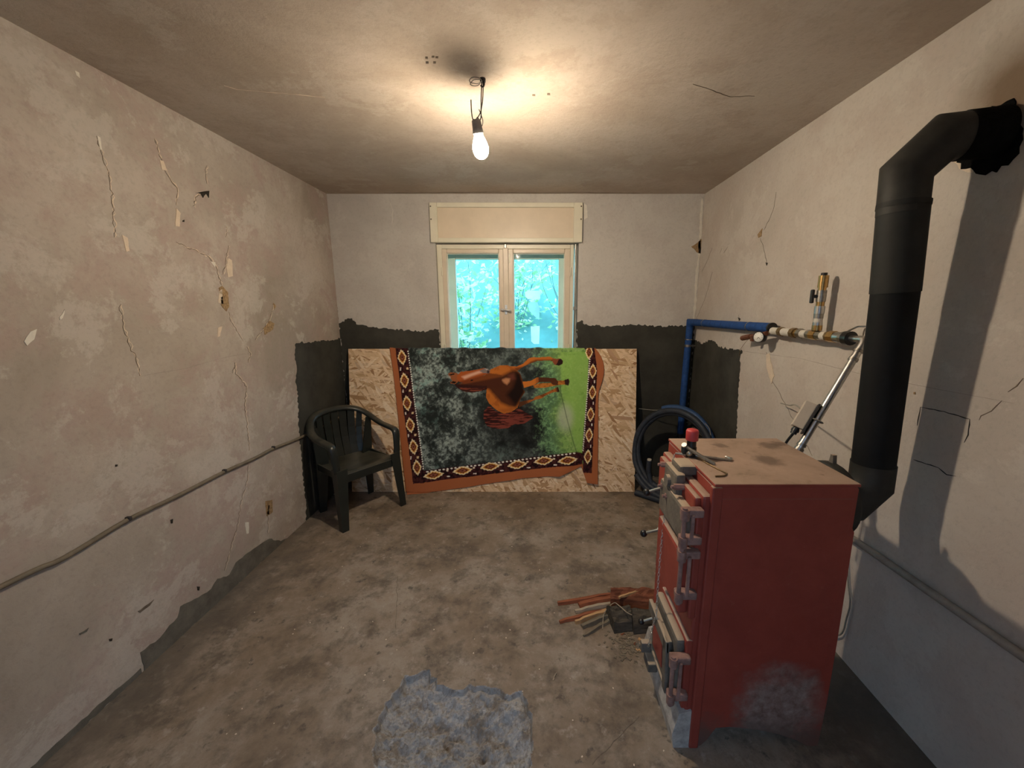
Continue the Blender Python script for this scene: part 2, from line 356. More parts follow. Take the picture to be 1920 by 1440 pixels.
# ------------------------------------------------------------------ mesh building
class MB:
    def __init__(s): s.v = []; s.f = []; s.sm = []
    def add(s, vs, fs, smooth=False):
        o = len(s.v); s.v += [Vector(v) for v in vs]
        s.f += [tuple(i+o for i in f) for f in fs]; s.sm += [smooth]*len(fs); return s
    def box(s, lo, hi, mat=None, bev=0.0):
        x0, y0, z0 = lo; x1, y1, z1 = hi
        if bev > 0:
            bm = bmesh.new()
            bmesh.ops.create_cube(bm, size=1.0)
            for v in bm.verts: v.co = Vector(((x0+x1)/2 + v.co.x*(x1-x0), (y0+y1)/2 + v.co.y*(y1-y0), (z0+z1)/2 + v.co.z*(z1-z0)))
            bmesh.ops.bevel(bm, geom=bm.edges[:], offset=bev, segments=2, affect='EDGES', profile=0.5)
            bm.verts.index_update()
            vs = [v.co.copy() for v in bm.verts]; fs = [tuple(v.index for v in f.verts) for f in bm.faces]; bm.free()
        else:
            vs = [Vector(p) for p in ((x0,y0,z0),(x1,y0,z0),(x1,y1,z0),(x0,y1,z0),(x0,y0,z1),(x1,y0,z1),(x1,y1,z1),(x0,y1,z1))]
            fs = [(3,2,1,0),(4,5,6,7),(0,1,5,4),(1,2,6,5),(2,3,7,6),(3,0,4,7)]
        if mat: vs = [mat @ v for v in vs]
        return s.add(vs, fs)
    def tube(s, pts, r, n=12, caps=True, smooth=True, squash=None, closed=False):
        """sweep with mitred joints; r a number or a list; squash=(wide, thick) for an oval section"""
        pts = [Vector(p) for p in pts]; m = len(pts)
        rs = r if isinstance(r, (list, tuple)) else [r]*m
        dirs = [(pts[(i+1) % m]-pts[i]).normalized() for i in range(m if closed else m-1)]
        t0 = dirs[0]
        up = Vector((0, 0, 1)) if abs(t0.z) < 0.9 else Vector((0, 1, 0))
        a = t0.cross(up).normalized(); rings = []
        for i in range(m):
            if closed: di, do = dirs[i-1], dirs[i]
            else: di = dirs[max(0, i-1)]; do = dirs[min(len(dirs)-1, i)]
            t = (di+do)
            t = t.normalized() if t.length > 1e-6 else do
            a = (a - di*a.dot(di)).normalized(); b = di.cross(a).normalized()
            ring = []
            for k in range(n):
                ang = 2*PI*k/n
                if squash: off = a*math.cos(ang)*rs[i]*squash[0] + b*math.sin(ang)*rs[i]*squash[1]
                else: off = a*math.cos(ang)*rs[i] + b*math.sin(ang)*rs[i]
                den = di.dot(t)
                if den > 0.3: off = off - di*(off.dot(t)/den)
                ring.append(pts[i]+off)
            rings.append(ring)
            a = (a - do*a.dot(do)).normalized()
        vs = [v for ring in rings for v in ring]; fs = []
        for i in range(m if closed else m-1):
            j = (i+1) % m
            for k in range(n):
                k2 = (k+1) % n
                fs.append((i*n+k, i*n+k2, j*n+k2, j*n+k))
        s.add(vs, fs, smooth)
        if caps and not closed:
            s.add(rings[0], [tuple(range(n))[::-1]]); s.add(rings[-1], [tuple(range(n))])
        return s
    def cyl(s, p0, p1, r, n=14, r1=None, smooth=True):
        return s.tube([p0, p1], [r, r if r1 is None else r1], n, True, smooth)
    def lathe(s, prof, c, axis=(0, 0, 1), n=20, smooth=True):
        ax = Vector(axis).normalized(); q = Vector((0, 0, 1)).rotation_difference(ax)
        vs = []; fs = []; m = len(prof); c = Vector(c)
        for r, h in prof:
            for k in range(n):
                ang = 2*PI*k/n; vs.append(c + q @ Vector((r*math.cos(ang), r*math.sin(ang), h)))
        for i in range(m-1):
            for k in range(n):
                k2 = (k+1) % n; fs.append((i*n+k, i*n+k2, (i+1)*n+k2, (i+1)*n+k))
        s.add(vs, fs, smooth)
        if prof[0][0] > 1e-5: s.add(vs[:n], [tuple(range(n))[::-1]])
        if prof[-1][0] > 1e-5: s.add(vs[-n:], [tuple(range(n))])
        return s
    def sphere(s, c, r, n=14):
        k = 8
        return s.lathe([(max(1e-6, r*math.sin(PI*i/k)), -r*math.cos(PI*i/k)) for i in range(k+1)], c, n=n)
    def prism(s, poly, off):
        """poly: 3D points of a planar outline; off: extrusion vector"""
        poly = [Vector(p) for p in poly]; off = Vector(off); n = len(poly)
        tris = tessellate_polygon([poly])
        vs = poly + [p+off for p in poly]
        nrm = Vector((0, 0, 0))
        for i in range(n): nrm += poly[i].cross(poly[(i+1) % n])
        flip = nrm.dot(off) < 0
        fs = []
        for t in tris:
            a, b, c = t
            nn = (poly[b]-poly[a]).cross(poly[c]-poly[a])
            if nn.dot(off) > 0: fs.append((a+n, b+n, c+n)); fs.append((c, b, a))
            else: fs.append((c+n, b+n, a+n)); fs.append((a, b, c))
        for i in range(n):
            j = (i+1) % n
            fs.append((j, i, i+n, j+n) if flip else (i, j, j+n, i+n))
        return s.add(vs, fs)
    def grid(s, pts, smooth=True, closed=False):
        nu = len(pts); nv = len(pts[0])
        vs = [p for row in pts for p in row]; fs = []
        for i in range(nu-1):
            for j in range(nv-1): fs.append((i*nv+j, (i+1)*nv+j, (i+1)*nv+j+1, i*nv+j+1))
        return s.add(vs, fs, smooth)

WL = {}   # world location of every object (no parent is rotated unless its parts are local)
def mk(name, mb, mat, parent=None, local=False, label=None, cat=None, group=None, kind=None, keep=False):
    xs = [v.x for v in mb.v]; ys = [v.y for v in mb.v]; zs = [v.z for v in mb.v]
    o = Vector(((min(xs)+max(xs))/2, (min(ys)+max(ys))/2, min(zs)))
    if keep: o = Vector((0, 0, 0))
    me = bpy.data.meshes.new(name); me.from_pydata([v-o for v in mb.v], [], mb.f)
    me.polygons.foreach_set('use_smooth', mb.sm); me.update()
    me.materials.append(MAT[mat] if isinstance(mat, str) else mat)
    ob = bpy.data.objects.new(name, me); COL.objects.link(ob)
    base = Vector((0, 0, 0))
    if parent:
        ob.parent = parent
        base = WL[parent.name]
    ob.location = o-base; WL[ob.name] = o
    tag(ob, label, cat, group, kind); return ob
def tag(o, label=None, cat=None, group=None, kind=None):
    if label: o['label'] = label
    if cat: o['category'] = cat
    if group: o['group'] = group
    if kind: o['kind'] = kind
def thing(name, loc, label, cat, group=None, rz=0.0):
    e = bpy.data.objects.new(name, None); COL.objects.link(e); e.location = loc; e.rotation_euler = (0, 0, rz)
    e.empty_display_size = 0.1
    WL[e.name] = Vector(loc) if not rz else Vector((0, 0, 0)); tag(e, label, cat, group); return e
def smooth_path(pts, sub=6):
    pts = [Vector(p) for p in pts]; out = []
    for i in range(len(pts)-1):
        p0 = pts[max(0, i-1)]; p1 = pts[i]; p2 = pts[i+1]; p3 = pts[min(len(pts)-1, i+2)]
        for k in range(sub):
            t = k/sub
            out.append(0.5*((2*p1)+(p2-p0)*t+(2*p0-5*p1+4*p2-p3)*t*t+(-p0+3*p1-3*p2+p3)*t**3))
    out.append(pts[-1]); return out

def ragged(pts, amp, step, closed=True, rnd=None):
    """break an outline of 3D points into short uneven edges, in its own plane"""
    rnd = rnd or random; pts = [Vector(p) for p in pts]; out = []; n = len(pts)
    nrm = Vector((0, 0, 0))
    for i in range(n): nrm += pts[i].cross(pts[(i+1) % n])
    nrm.normalize()
    for i in range(n if closed else n-1):
        a = pts[i]; b = pts[(i+1) % n]; d = b-a; L = d.length; k = max(1, int(L/step)); side = d.cross(nrm).normalized() if L > 1e-6 else d
        for j in range(k):
            t = j/k; j0 = amp*rnd.uniform(-1, 1)*(1 if j else 0.4)
            out.append(a+d*t+side*j0)
    if not closed: out.append(pts[-1])
    return out
def wall_point(wall, px, py):
    return {'l': lambda: at_x(px, py, XL), 'r': lambda: at_x(px, py, XR), 'b': lambda: at_y(px, py, YB), 'c': lambda: at_z(px, py, ZC), 'f': lambda: at_z(px, py, 0)}[wall]()
OUT = {'l': Vector((1, 0, 0)), 'r': Vector((-1, 0, 0)), 'b': Vector((0, -1, 0)), 'c': Vector((0, 0, -1)), 'f': Vector((0, 0, 1))}
WALL = {}
def patch(wall, pxs, mat, name, amp=0.006, step=0.03, th=0.002, pts=None):
    P = pts or [wall_point(wall, *q) for q in pxs]
    P = ragged(P, amp, step)
    return mk(name, MB().prism(P, OUT[wall]*th), mat, WALL[wall])
def crack(wall, pxs, width=0.003, mat='crack', name='crack', jit=0.004, step=0.02, th=0.0012):
    P = [wall_point(wall, *q) for q in pxs]; n = OUT[wall]; Q = []
    for i in range(len(P)-1):
        d = P[i+1]-P[i]; k = max(1, int(d.length/step))
        for j in range(k):
            side = d.cross(n).normalized()
            Q.append(P[i]+d*(j/k)+side*random.uniform(-jit, jit))
    Q.append(P[-1]); mb = MB(); A = []; B = []
    for i, q in enumerate(Q):
        d = (Q[min(i+1, len(Q)-1)]-Q[max(0, i-1)]).normalized(); side = d.cross(n).normalized()
        ww = width*random.uniform(0.25, 0.8)*(0.3 if i in (0, len(Q)-1) else 1)
        A.append(q+side*ww/2); B.append(q-side*ww/2)
    off = n*th; m = len(Q)
    vs = A + B + [a+off for a in A] + [b+off for b in B]; fs = []
    for i in range(m-1):
        fs += [(2*m+i, 2*m+i+1, 3*m+i+1, 3*m+i), (i, i+1, 2*m+i+1, 2*m+i), (m+i+1, m+i, 3*m+i, 3*m+i+1)]
    mb.add(vs, fs); return mk(name, mb, mat, WALL[wall])

# ------------------------------------------------------------------ the room
TW = 0.34
WALL['l'] = mk('wall_left', MB().box((XL-TW, YF-0.2, -0.1), (XL, YB+TW, ZC+0.1)), 'wall_l', kind='structure')
WALL['r'] = mk('wall_right', MB().box((XR, YF-0.2, -0.1), (XR+TW, YB+TW, ZC+0.1)), 'wall_r', kind='structure')
OX0, OX1, OZ0, OZ1 = -0.852, 0.362, 1.00, 2.112      # window opening
b = MB()
b.box((XL, YB, -0.1), (OX0, YB+TW, ZC+0.1)); b.box((OX1, YB, -0.1), (XR, YB+TW, ZC+0.1))
b.box((OX0, YB, -0.1), (OX1, YB+TW, OZ0)); b.box((OX0, YB, OZ1), (OX1, YB+TW, ZC+0.1))
WALL['b'] = mk('wall_back', b, 'wall_b', kind='structure')
DX0, DX1, DZ = -0.52, 0.02, 2.02                       # doorway behind the camera
b = MB()
b.box((XL, YF-0.2, -0.1), (DX0, YF, ZC+0.1)); b.box((DX1, YF-0.2, -0.1), (XR, YF, ZC+0.1)); b.box((DX0, YF-0.2, DZ), (DX1, YF, ZC+0.1))
mk('wall_front', b, 'wall_l', kind='structure')
b = MB(); b.box((XL, YF-0.2, ZC), (XR, YB, ZC+0.1))
WALL['c'] = mk('ceiling', b, 'ceiling', kind='structure')

# floor: slab around the broken-out pit, and the pit itself
PX0, PX1, PY0, PY1 = -0.72, 0.08, 0.80, 1.52
b = MB()
for (x0, x1, y0, y1) in ((XL, XR, YF-0.2, PY0), (XL, XR, PY1, YB), (XL, PX0, PY0, PY1), (PX1, XR, PY0, PY1)):
    b.box((x0, y0, -0.16), (x1, y1, 0))
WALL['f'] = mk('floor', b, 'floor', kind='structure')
pit_outline = [at_z(*q) for q in ((704, 1395), (700, 1368), (722, 1318), (760, 1268), (803, 1256), (808, 1270), (830, 1286), (868, 1293), (880, 1284), (940, 1292), (957, 1303), (978, 1296), (990, 1320), (998, 1360), (994, 1420))]
pit_outline += [Vector((-0.05, 0.95, 0)), Vector((-0.15, 0.87, 0)), Vector((-0.38, 0.86, 0)), Vector((-0.52, 0.95, 0)), Vector((-0.56, 1.06, 0))]
pit_outline = ragged(pit_outline, 0.012, 0.02)
po = np.array([(p.x, p.y) for p in pit_outline])
def inside_poly(X, Y, P):
    r = np.zeros(X.shape, bool); n = len(P); j = n-1
    for i in range(n):
        xi, yi = P[i]; xj, yj = P[j]
        if abs(yj-yi) > 1e-12:
            c = ((yi > Y) != (yj > Y)) & (X < (xj-xi)*(Y-yi)/(yj-yi)+xi); r ^= c
        j = i
    return r
def dist_poly(X, Y, P):
    d = np.full(X.shape, 1e9); n = len(P)
    for i in range(n):
        a = P[i]; c = P[(i+1) % n]; e = c-a; L = max((e**2).sum(), 1e-12)
        t = np.clip(((X-a[0])*e[0]+(Y-a[1])*e[1])/L, 0, 1)
        d = np.minimum(d, np.hypot(X-a[0]-t*e[0], Y-a[1]-t*e[1]))
    return d
nx, ny = 181, 163
gx, gy = np.meshgrid(np.linspace(PX0, PX1, nx), np.linspace(PY0, PY1, ny), indexing='ij')
ins = inside_poly(gx, gy, po); dd = dist_poly(gx, gy, po)
gz = np.zeros_like(gx)
for i in range(nx):
    for j in range(ny):
        if ins[i, j]:
            p = Vector((gx[i, j], gy[i, j], 0)); d = dd[i, j]
            big = mnoise.noise(p*6)*0.034; med = mnoise.noise(p*15+Vector((5, 0, 0)))*0.028 + mnoise.noise(p*32)*0.016; sm = mnoise.noise(p*55)*0.011 + mnoise.noise(p*120)*0.007
            gz[i, j] = -0.024*min(1, d/0.006) - 0.045*min(1, d/0.13) + min(1, d/0.02)*(big+med+sm)
            gz[i, j] = min(gz[i, j], -0.004)
            hole = math.hypot((gx[i, j]+0.196)/0.6, gy[i, j]-1.17)
            if hole < 0.035: gz[i, j] -= 0.035*(1-hole/0.035)
b = MB(); b.grid([[Vector((gx[i, j], gy[i, j], gz[i, j])) for j in range(ny)] for i in range(nx)], smooth=False)
pit = mk('broken_concrete_pit', b, 'rubble', WALL['f'], label='rough pit broken into the concrete floor in front of the doorway')
pit.data.materials.append(MAT['floor'])
mi = np.zeros((nx-1, ny-1), int)
allout = ~(ins[:-1, :-1] | ins[1:, :-1] | ins[:-1, 1:] | ins[1:, 1:])
mi[allout] = 1
pit.data.polygons.foreach_set('material_index', mi.ravel().astype(np.int32))

# outside: yard behind the doorway, grassy bank beyond the window
mk('yard_ground', MB().box((-6, -6, -0.3), (6, YF-0.2, -0.12)), 'yard', kind='structure')
mk('sky_block_wall', MB().box((-4, -3.3, -0.12), (4, -3.0, 2.5)), 'sky_block', kind='structure')  # added unseen wall that cuts low sky light coming through the doorway
b = MB(); g = []
for i in range(40):
    row = []
    for j in range(40):
        x = -9 + 18*i/39; y = 3.9 + 9*j/39
        z = 0.75 + max(0, y-4.6)*0.62 + 0.12*mnoise.noise(Vector((x, y, 0))*0.9)
        row.append(Vector((x, y, z)))
    g.append(row)
b.grid(g); mk('grassy_bank', b, 'grass', kind='structure')
b = MB(); b.box((XL-TW, YB+TW, 0.3), (XR+TW, 3.95, 0.8)); mk('outer_ledge', b, 'yard', kind='structure')

# ------------------------------------------------------------------ wall marks
# dark waterproof render left around the far corners (bands with torn edges)
Z0 = 0.0
patch('l', None, 'render_dark', 'dark_render_patch', 0.009, 0.014, pts=[at_x(553, 647, XL), at_x(558, 643, XL), at_x(600, 640, XL), at_x(628, 636, XL), Vector((XL, YB-0.001, 1.31)), Vector((XL, YB-0.001, 0)), Vector((XL, 2.70, 0)), at_x(574, 950, XL), at_x(567, 880, XL), at_x(560, 800, XL), at_x(558, 735, XL), at_x(554, 712, XL), at_x(556, 690, XL), at_x(552, 665, XL)])
patch('b', None, 'render_dark', 'dark_render_patch', 0.009, 0.014, pts=[Vector((XL+.001, YB, 0)), Vector((XL+.001, YB, 1.44)), at_y(640, 605, YB), at_y(652, 596, YB), at_y(660, 597, YB), at_y(668, 608, YB), at_y(700, 613, YB), at_y(735, 617, YB), at_y(770, 620, YB), at_y(800, 622, YB), at_y(815, 617, YB), Vector((OX0, YB, 1.385)), Vector((OX0, YB, 0))])
patch('b', None, 'render_dark', 'dark_render_patch', 0.009, 0.014, pts=[Vector((OX1, YB, 0)), Vector((OX1, YB, 1.45)), at_y(1091, 600, YB), at_y(1096, 608, YB), at_y(1130, 612, YB), at_y(1160, 611, YB), at_y(1185, 608, YB), at_y(1230, 612, YB), Vector((XR-.001, YB, 1.42)), Vector((XR-.001, YB, 0))])
patch('r', None, 'render_dark', 'dark_render_patch', 0.009, 0.014, pts=[Vector((XR, YB-.001, 0)), Vector((XR, YB-.001, 1.30)), at_x(1318, 645, XR), at_x(1330, 638, XR), at_x(1340, 641, XR), at_x(1348, 650, XR), at_x(1392, 658, XR), at_x(1388, 672, XR), at_x(1387, 705, XR), at_x(1384, 745, XR), at_x(1382, 790, XR), at_x(1381, 830, XR), Vector((XR, 2.58, 0))])
# plaster gone along the foot of the left wall
lw = [(505, 1010), (488, 1020), (460, 1040), (442, 1055), (430, 1078), (408, 1085), (396, 1104), (372, 1120), (338, 1137), (333, 1158), (318, 1172), (300, 1196), (262, 1224)]
P = [at_x(x, y, XL) for x, y in lw]
patch('l', None, 'bare', 'bare_wall_foot', 0.004, 0.02, pts=P+[Vector((XL, P[-1].y, 0)), Vector((XL, P[0].y+.16, 0)), Vector((XL, P[0].y+.10, .02))])
patch('l', None, 'bare', 'bare_wall_foot', 0.004, 0.02, pts=[Vector((XL, P[-1].y-.01, 0.024)), Vector((XL, 1.3, 0.03)), Vector((XL, 0.9, 0.025)), Vector((XL, 0.9, 0.001)), Vector((XL, P[-1].y-.01, 0.001))])
# cracks and spalls, left wall
for pts, wdt in (([(290, 260), (303, 305), (318, 335), (332, 352), (330, 385)], .005), ([(180, 255), (195, 300), (208, 350), (213, 400), (214, 445)], .004),
                 ([(225, 570), (228, 600), (240, 640), (258, 680), (262, 705)], .004), ([(330, 455), (360, 468), (392, 482), (403, 497), (415, 535)], .005),
                 ([(424, 425), (423, 445)], .003), ([(428, 460), (424, 490), (418, 515)], .004), ([(428, 585), (432, 600), (450, 630), (456, 640)], .003),
                 ([(512, 570), (505, 600), (478, 638)], .003), ([(462, 650), (470, 662), (465, 680)], .004), ([(440, 680), (442, 700), (462, 725), (458, 760), (463, 800), (467, 845)], .005),
                 ([(467, 860), (462, 905), (452, 940), (445, 985), (420, 1070)], .003), ([(440, 680), (436, 700)], .006), ([(620, 430), (626, 480), (630, 540), (635, 600)], .006),
                 ([(387, 310), (385, 330), (388, 345)], .004), ([(363, 388), (366, 370), (378, 362)], .006), ([(503, 965), (502, 1000)], .002)):
    crack('l', [(x+1.5, y) for x, y in pts], wdt*1.5, 'chip_light', 'flaked_edge', 0.007, 0.012, 0.0008)
    crack('l', pts, wdt, jit=0.006, step=0.013)
crack('l', [(265, 705), (350, 690), (430, 668), (548, 652)], 0.003, 'pencil', 'scribed_line', 0.001, 0.06)
for pxs, mt in (([(410, 540), (416, 536), (427, 548), (429, 575), (424, 584), (414, 572)], 'chip_ochre'), ([(411, 545), (416, 542), (418, 570), (409, 568)], 'chip_light'),
                ([(428, 484), (434, 488), (436, 518), (427, 520), (424, 500)], 'chip_light'), ([(394, 490), (403, 492), (403, 502)], 'chip_white'),
                ([(494, 615), (505, 602), (514, 606), (511, 618), (496, 628)], 'chip_ochre'), ([(512, 568), (517, 574), (514, 580)], 'chip_ochre'),
                ([(44, 640), (56, 622), (68, 617), (63, 636), (50, 648)], 'chip_white'), ([(299, 300), (306, 302), (312, 320), (303, 318)], 'chip_light'),
                ([(181, 254), (187, 258), (191, 282), (187, 280)], 'chip_white'), ([(139, 132), (147, 136), (149, 147), (142, 141)], 'chip_white'),
                ([(366, 362), (392, 358), (391, 371), (386, 363), (380, 371), (376, 364)], 'hole'), ([(408, 615), (416, 612), (412, 630), (408, 632)], 'chip_light'),
                ([(228, 440), (238, 446), (242, 470), (236, 472)], 'chip_light'), ([(330, 390), (338, 400), (336, 425), (328, 424)], 'chip_light'),
                ([(111, 595), (120, 580), (117, 596), (112, 600)], 'chip_white'), ([(497, 940), (510, 937), (511, 960), (500, 968)], 'chip_ochre'),
                ([(501, 948), (505, 947), (504, 965), (500, 964)], 'hole'), ([(319, 975), (324, 973), (323, 981), (320, 981)], 'hole'),
                ([(459, 980), (466, 979), (466, 1000), (462, 1001)], 'chip_white'), ([(258, 1146), (284, 1128), (288, 1124), (280, 1136), (262, 1149)], 'crack'),
                ([(148, 1188), (166, 1177), (162, 1184), (150, 1190)], 'bare'), ([(342, 413), (345, 412), (345, 416), (342, 416)], 'hole'), ([(204, 1198), (210, 1197), (209, 1202), (205, 1202)], 'hole'),
                ([(369, 1100), (374, 1100), (373, 1107), (370, 1107)], 'hole'), ([(216, 871), (220, 871), (219, 875), (216, 875)], 'hole')):
    patch('l', pxs, mt, 'plaster_spall' if mt != 'hole' else 'hole', 0.002, 0.015, 0.0025)
# corner fillet flaked on both far corners
crack('b', [(1316, 372), (1314, 420), (1311, 470), (1306, 520), (1303, 570), (1300, 605)], 0.035, 'chip_white', 'corner_filler', 0.003, 0.03, 0.004)
for pts, wdt in (([(1456, 360), (1450, 395), (1432, 432)], .004), ([(1426, 446), (1433, 470), (1438, 495)], .003), ([(1437, 660), (1447, 712), (1466, 745), (1490, 792)], .004),
                 ([(1365, 462), (1357, 475)], .004), ([(1354, 466), (1350, 474)], .004), ([(1335, 465), (1328, 485), (1316, 510)], .003), ([(1336, 510), (1322, 560), (1305, 600)], .003),
                 ([(1385, 590), (1388, 600), (1385, 610)], .003), ([(1500, 825), (1515, 836), (1523, 855)], .003),
                 ([(1920, 710), (1890, 735)], .004), ([(1880, 752), (1860, 772), (1840, 780), (1836, 788)], .003)):
    crack('r', pts, wdt)
crack('r', [(1390, 658), (1500, 672), (1610, 700), (1720, 722), (1900, 756)], 0.003, 'pencil', 'scribed_line', 0.001, 0.06)
for pts in ([(1726, 763), (1770, 772), (1819, 786)], [(1819, 786), (1815, 815), (1808, 830)], [(1726, 763), (1720, 798)], [(1713, 862), (1745, 872), (1760, 877), (1775, 890), (1793, 893)]):
    crack('r', pts, 0.0045, 'line_dark', 'hatch_outline', 0.001, 0.015)
for pxs, mt in (([(1437, 665), (1443, 662), (1452, 705), (1447, 720), (1438, 690)], 'chip_light'), ([(1421, 440), (1430, 428), (1428, 443), (1422, 446)], 'chip_ochre'), ([(1436, 492), (1440, 493), (1438, 498)], 'hole'),
                ([(1384, 595), (1389, 598), (1386, 602)], 'hole'), ([(1714, 735), (1717, 735), (1717, 739), (1714, 739)], 'chip_ochre')):
    patch('r', pxs, mt, 'plaster_spall' if mt != 'hole' else 'hole', 0.002, 0.015, 0.0025)
# hole in the far right corner
patch('b', [(1296, 462), (1304, 458), (1314, 448), (1321, 452), (1321, 466), (1316, 477), (1308, 474)], 'chip_ochre', 'plaster_spall', 0.003, 0.015, 0.004)
patch('b', [(1311, 466), (1321, 458), (1321, 467), (1316, 476), (1309, 473)], 'hole', 'hole', 0.002, 0.015, 0.006)
patch('b', [(1094, 380), (1100, 385), (1102, 408), (1095, 412)], 'chip_white', 'plaster_spall', 0.002, 0.015, 0.003)
for pts in ([(732, 380), (737, 395), (735, 420)], [(640, 620), (645, 700), (648, 800)]): crack('b', pts, 0.004, 'chip_white', 'scratch')
# ceiling
crack('c', [(420, 160), (445, 168), (520, 174), (610, 182)], 0.004, 'chip_light', 'crack', 0.003)
crack('c', [(1300, 157), (1330, 168), (1370, 181), (1415, 180)], 0.004, 'crack', 'crack', 0.003)
crack('c', [(720, 362), (900, 360), (1000, 362), (1090, 361), (1200, 362)], 0.010, 'crack', 'crack', 0.006, 0.05)
for q in ((800, 108), (801, 117), (815, 117), (812, 106), (819, 107), (1001, 178), (1029, 176)):
    patch('c', [(q[0]-2.5, q[1]-1.5), (q[0]+2.5, q[1]-1.5), (q[0]+2.5, q[1]+1.5), (q[0]-2.5, q[1]+1.5)], 'crack', 'nail_hole', 0.002, 0.006, 0.002)
# floor: hairline cracks and scratches
for pts in ([(745, 1080), (744, 1130), (742, 1180)], [(1200, 1345), (1150, 1390), (1110, 1435)], [(410, 1146), (438, 1141)], [(1030, 1065), (1010, 1075), (1000, 1072)], [(835, 1032), (848, 1060)]):
    crack('f', pts, 0.004, 'crack', 'crack', 0.004)

# soot and broken plaster where the flue goes into the wall
patch('r', [(1828, 222), (1862, 198), (1900, 186), (1912, 205), (1918, 250), (1914, 275), (1900, 300), (1870, 322), (1840, 326), (1812, 318), (1796, 305)], 'soot', 'soot_patch', 0.008, 0.012, 0.004)
patch('r', [(1786, 300), (1800, 298), (1830, 312), (1826, 324), (1806, 320)], 'chip_light', 'plaster_spall', 0.004, 0.015, 0.003)

# ------------------------------------------------------------------ window and shutter box
win = thing('window_1', (-0.245, 3.50, OZ0), None, None); win['kind'] = 'structure'
Y0, Y1 = 3.505, 3.56
def frame_rect(mb, x0, x1, z0, z1, y0, y1, wl, wr, wt, wb, bev=0.004):
    mb.box((x0, y0, z0), (x0+wl, y1, z1), bev=bev); mb.box((x1-wr, y0, z0), (x1, y1, z1), bev=bev)
    mb.box((x0+wl, y0, z1-wt), (x1-wr, y1, z1), bev=bev); mb.box((x0+wl, y0, z0), (x1-wr, y1, z0+wb), bev=bev); return mb
mk('window_frame', frame_rect(MB(), OX0+0.002, 0.325, OZ0, 2.105, Y0, 3.62, 0.045, 0.032, 0.036, 0.06), 'cream_light', win)
for (x0, x1, wl, wr) in ((-0.808, -0.262, 0.042, 0.058), (-0.258, 0.296, 0.062, 0.050)):
    sash = mk('casement', frame_rect(MB(), x0, x1, OZ0+0.05, 2.068, Y0-0.006, Y1, wl, wr, 0.036, 0.05, 0.006), 'cream', win)
    mk('glazing_bead', frame_rect(MB(), x0+wl-0.002, x1-wr+0.002, OZ0+0.098, 2.034, Y0+0.012, Y0+0.026, 0.008, 0.008, 0.008, 0.008, 0.002), 'cream_light', sash)
    mk('glass_pane', MB().box((x0+wl-0.001, 3.530, OZ0+0.095), (x1-wr+0.001, 3.534, 2.036)), 'glass', sash)
    hx = x0-0.002 if x0 < -0.5 else x1+0.002
    for hz in (1.88, 1.22):
        mk('hinge', MB().cyl((hx, Y0-0.010, hz-0.035), (hx, Y0-0.010, hz+0.035), 0.0065), 'cream_light', sash)
mk('meeting_strip', MB().box((-0.284, Y0-0.022, OZ0+0.04), (-0.236, Y0-0.004, 2.075), bev=0.006), 'cream', win)
mk('top_latch', MB().box((-0.272, Y0-0.026, 2.070), (-0.250, Y0-0.004, 2.105), bev=0.004), 'steel', win)
hd = mk('handle_plate', MB().box((-0.272, Y0-0.026, 1.515), (-0.250, Y0-0.021, 1.600), bev=0.003), 'galv', win)
mk('handle', MB().tube(smooth_path([(-0.306, Y0-0.048, 1.566), (-0.285, Y0-0.050, 1.560), (-0.261, Y0-0.052, 1.557), (-0.24, Y0-0.050, 1.553), (-0.215, Y0-0.048, 1.552)], 4), [0.006]*8+[0.0075]*9, 10).cyl((-0.261, Y0-0.022, 1.557), (-0.261, Y0-0.052, 1.557), 0.008), 'galv', hd)
mk('catch', MB().box((-0.232, Y0-0.02, 1.955), (-0.222, Y0-0.004, 2.03), bev=0.003), 'cream_light', win)
# outer pair of sashes
for (x0, x1) in ((-0.805, -0.250), (-0.246, 0.302)):
    so = mk('outer_sash', frame_rect(MB(), x0, x1, OZ0+0.05, 2.085, 3.66, 3.70, 0.080 if x0 < -0.5 else 0.05, 0.05 if x0 < -0.5 else 0.098, 0.085, 0.06), 'outer_paint', win)
    mk('glass_pane', MB().box((x0+0.05, 3.676, OZ0+0.1), (x1-0.05, 3.680, 2.003)), 'glass', so)
    if x0 > -0.5:
        for poly, mt in (([(984, 548), (990, 545), (1013, 545), (1013, 560), (990, 561), (985, 556)], 'paper'), ([(995, 612), (1012, 611), (1011, 645), (1001, 645), (996, 640)], 'paper'), ([(989, 570), (994, 566), (1008, 567), (1012, 580), (1011, 600), (1001, 592), (992, 582)], 'film')):
            P = [at_y(px, py, 3.674) for px, py in poly]
            mk('paper_scrap', MB().prism(P, (0, -0.0015, 0)), mt, so)
mk('window_reveal_lining', MB().box((OX0, 3.60, OZ0), (OX0+0.02, YB+TW, OZ1)).box((OX1-0.02, 3.60, OZ0), (OX1, YB+TW, OZ1)).box((OX0, 3.62, OZ1-0.02), (OX1, YB+TW, OZ1)).box((OX0, 3.56, OZ0-0.001), (OX1, YB+TW, OZ0+0.02)), 'outer_paint', win)

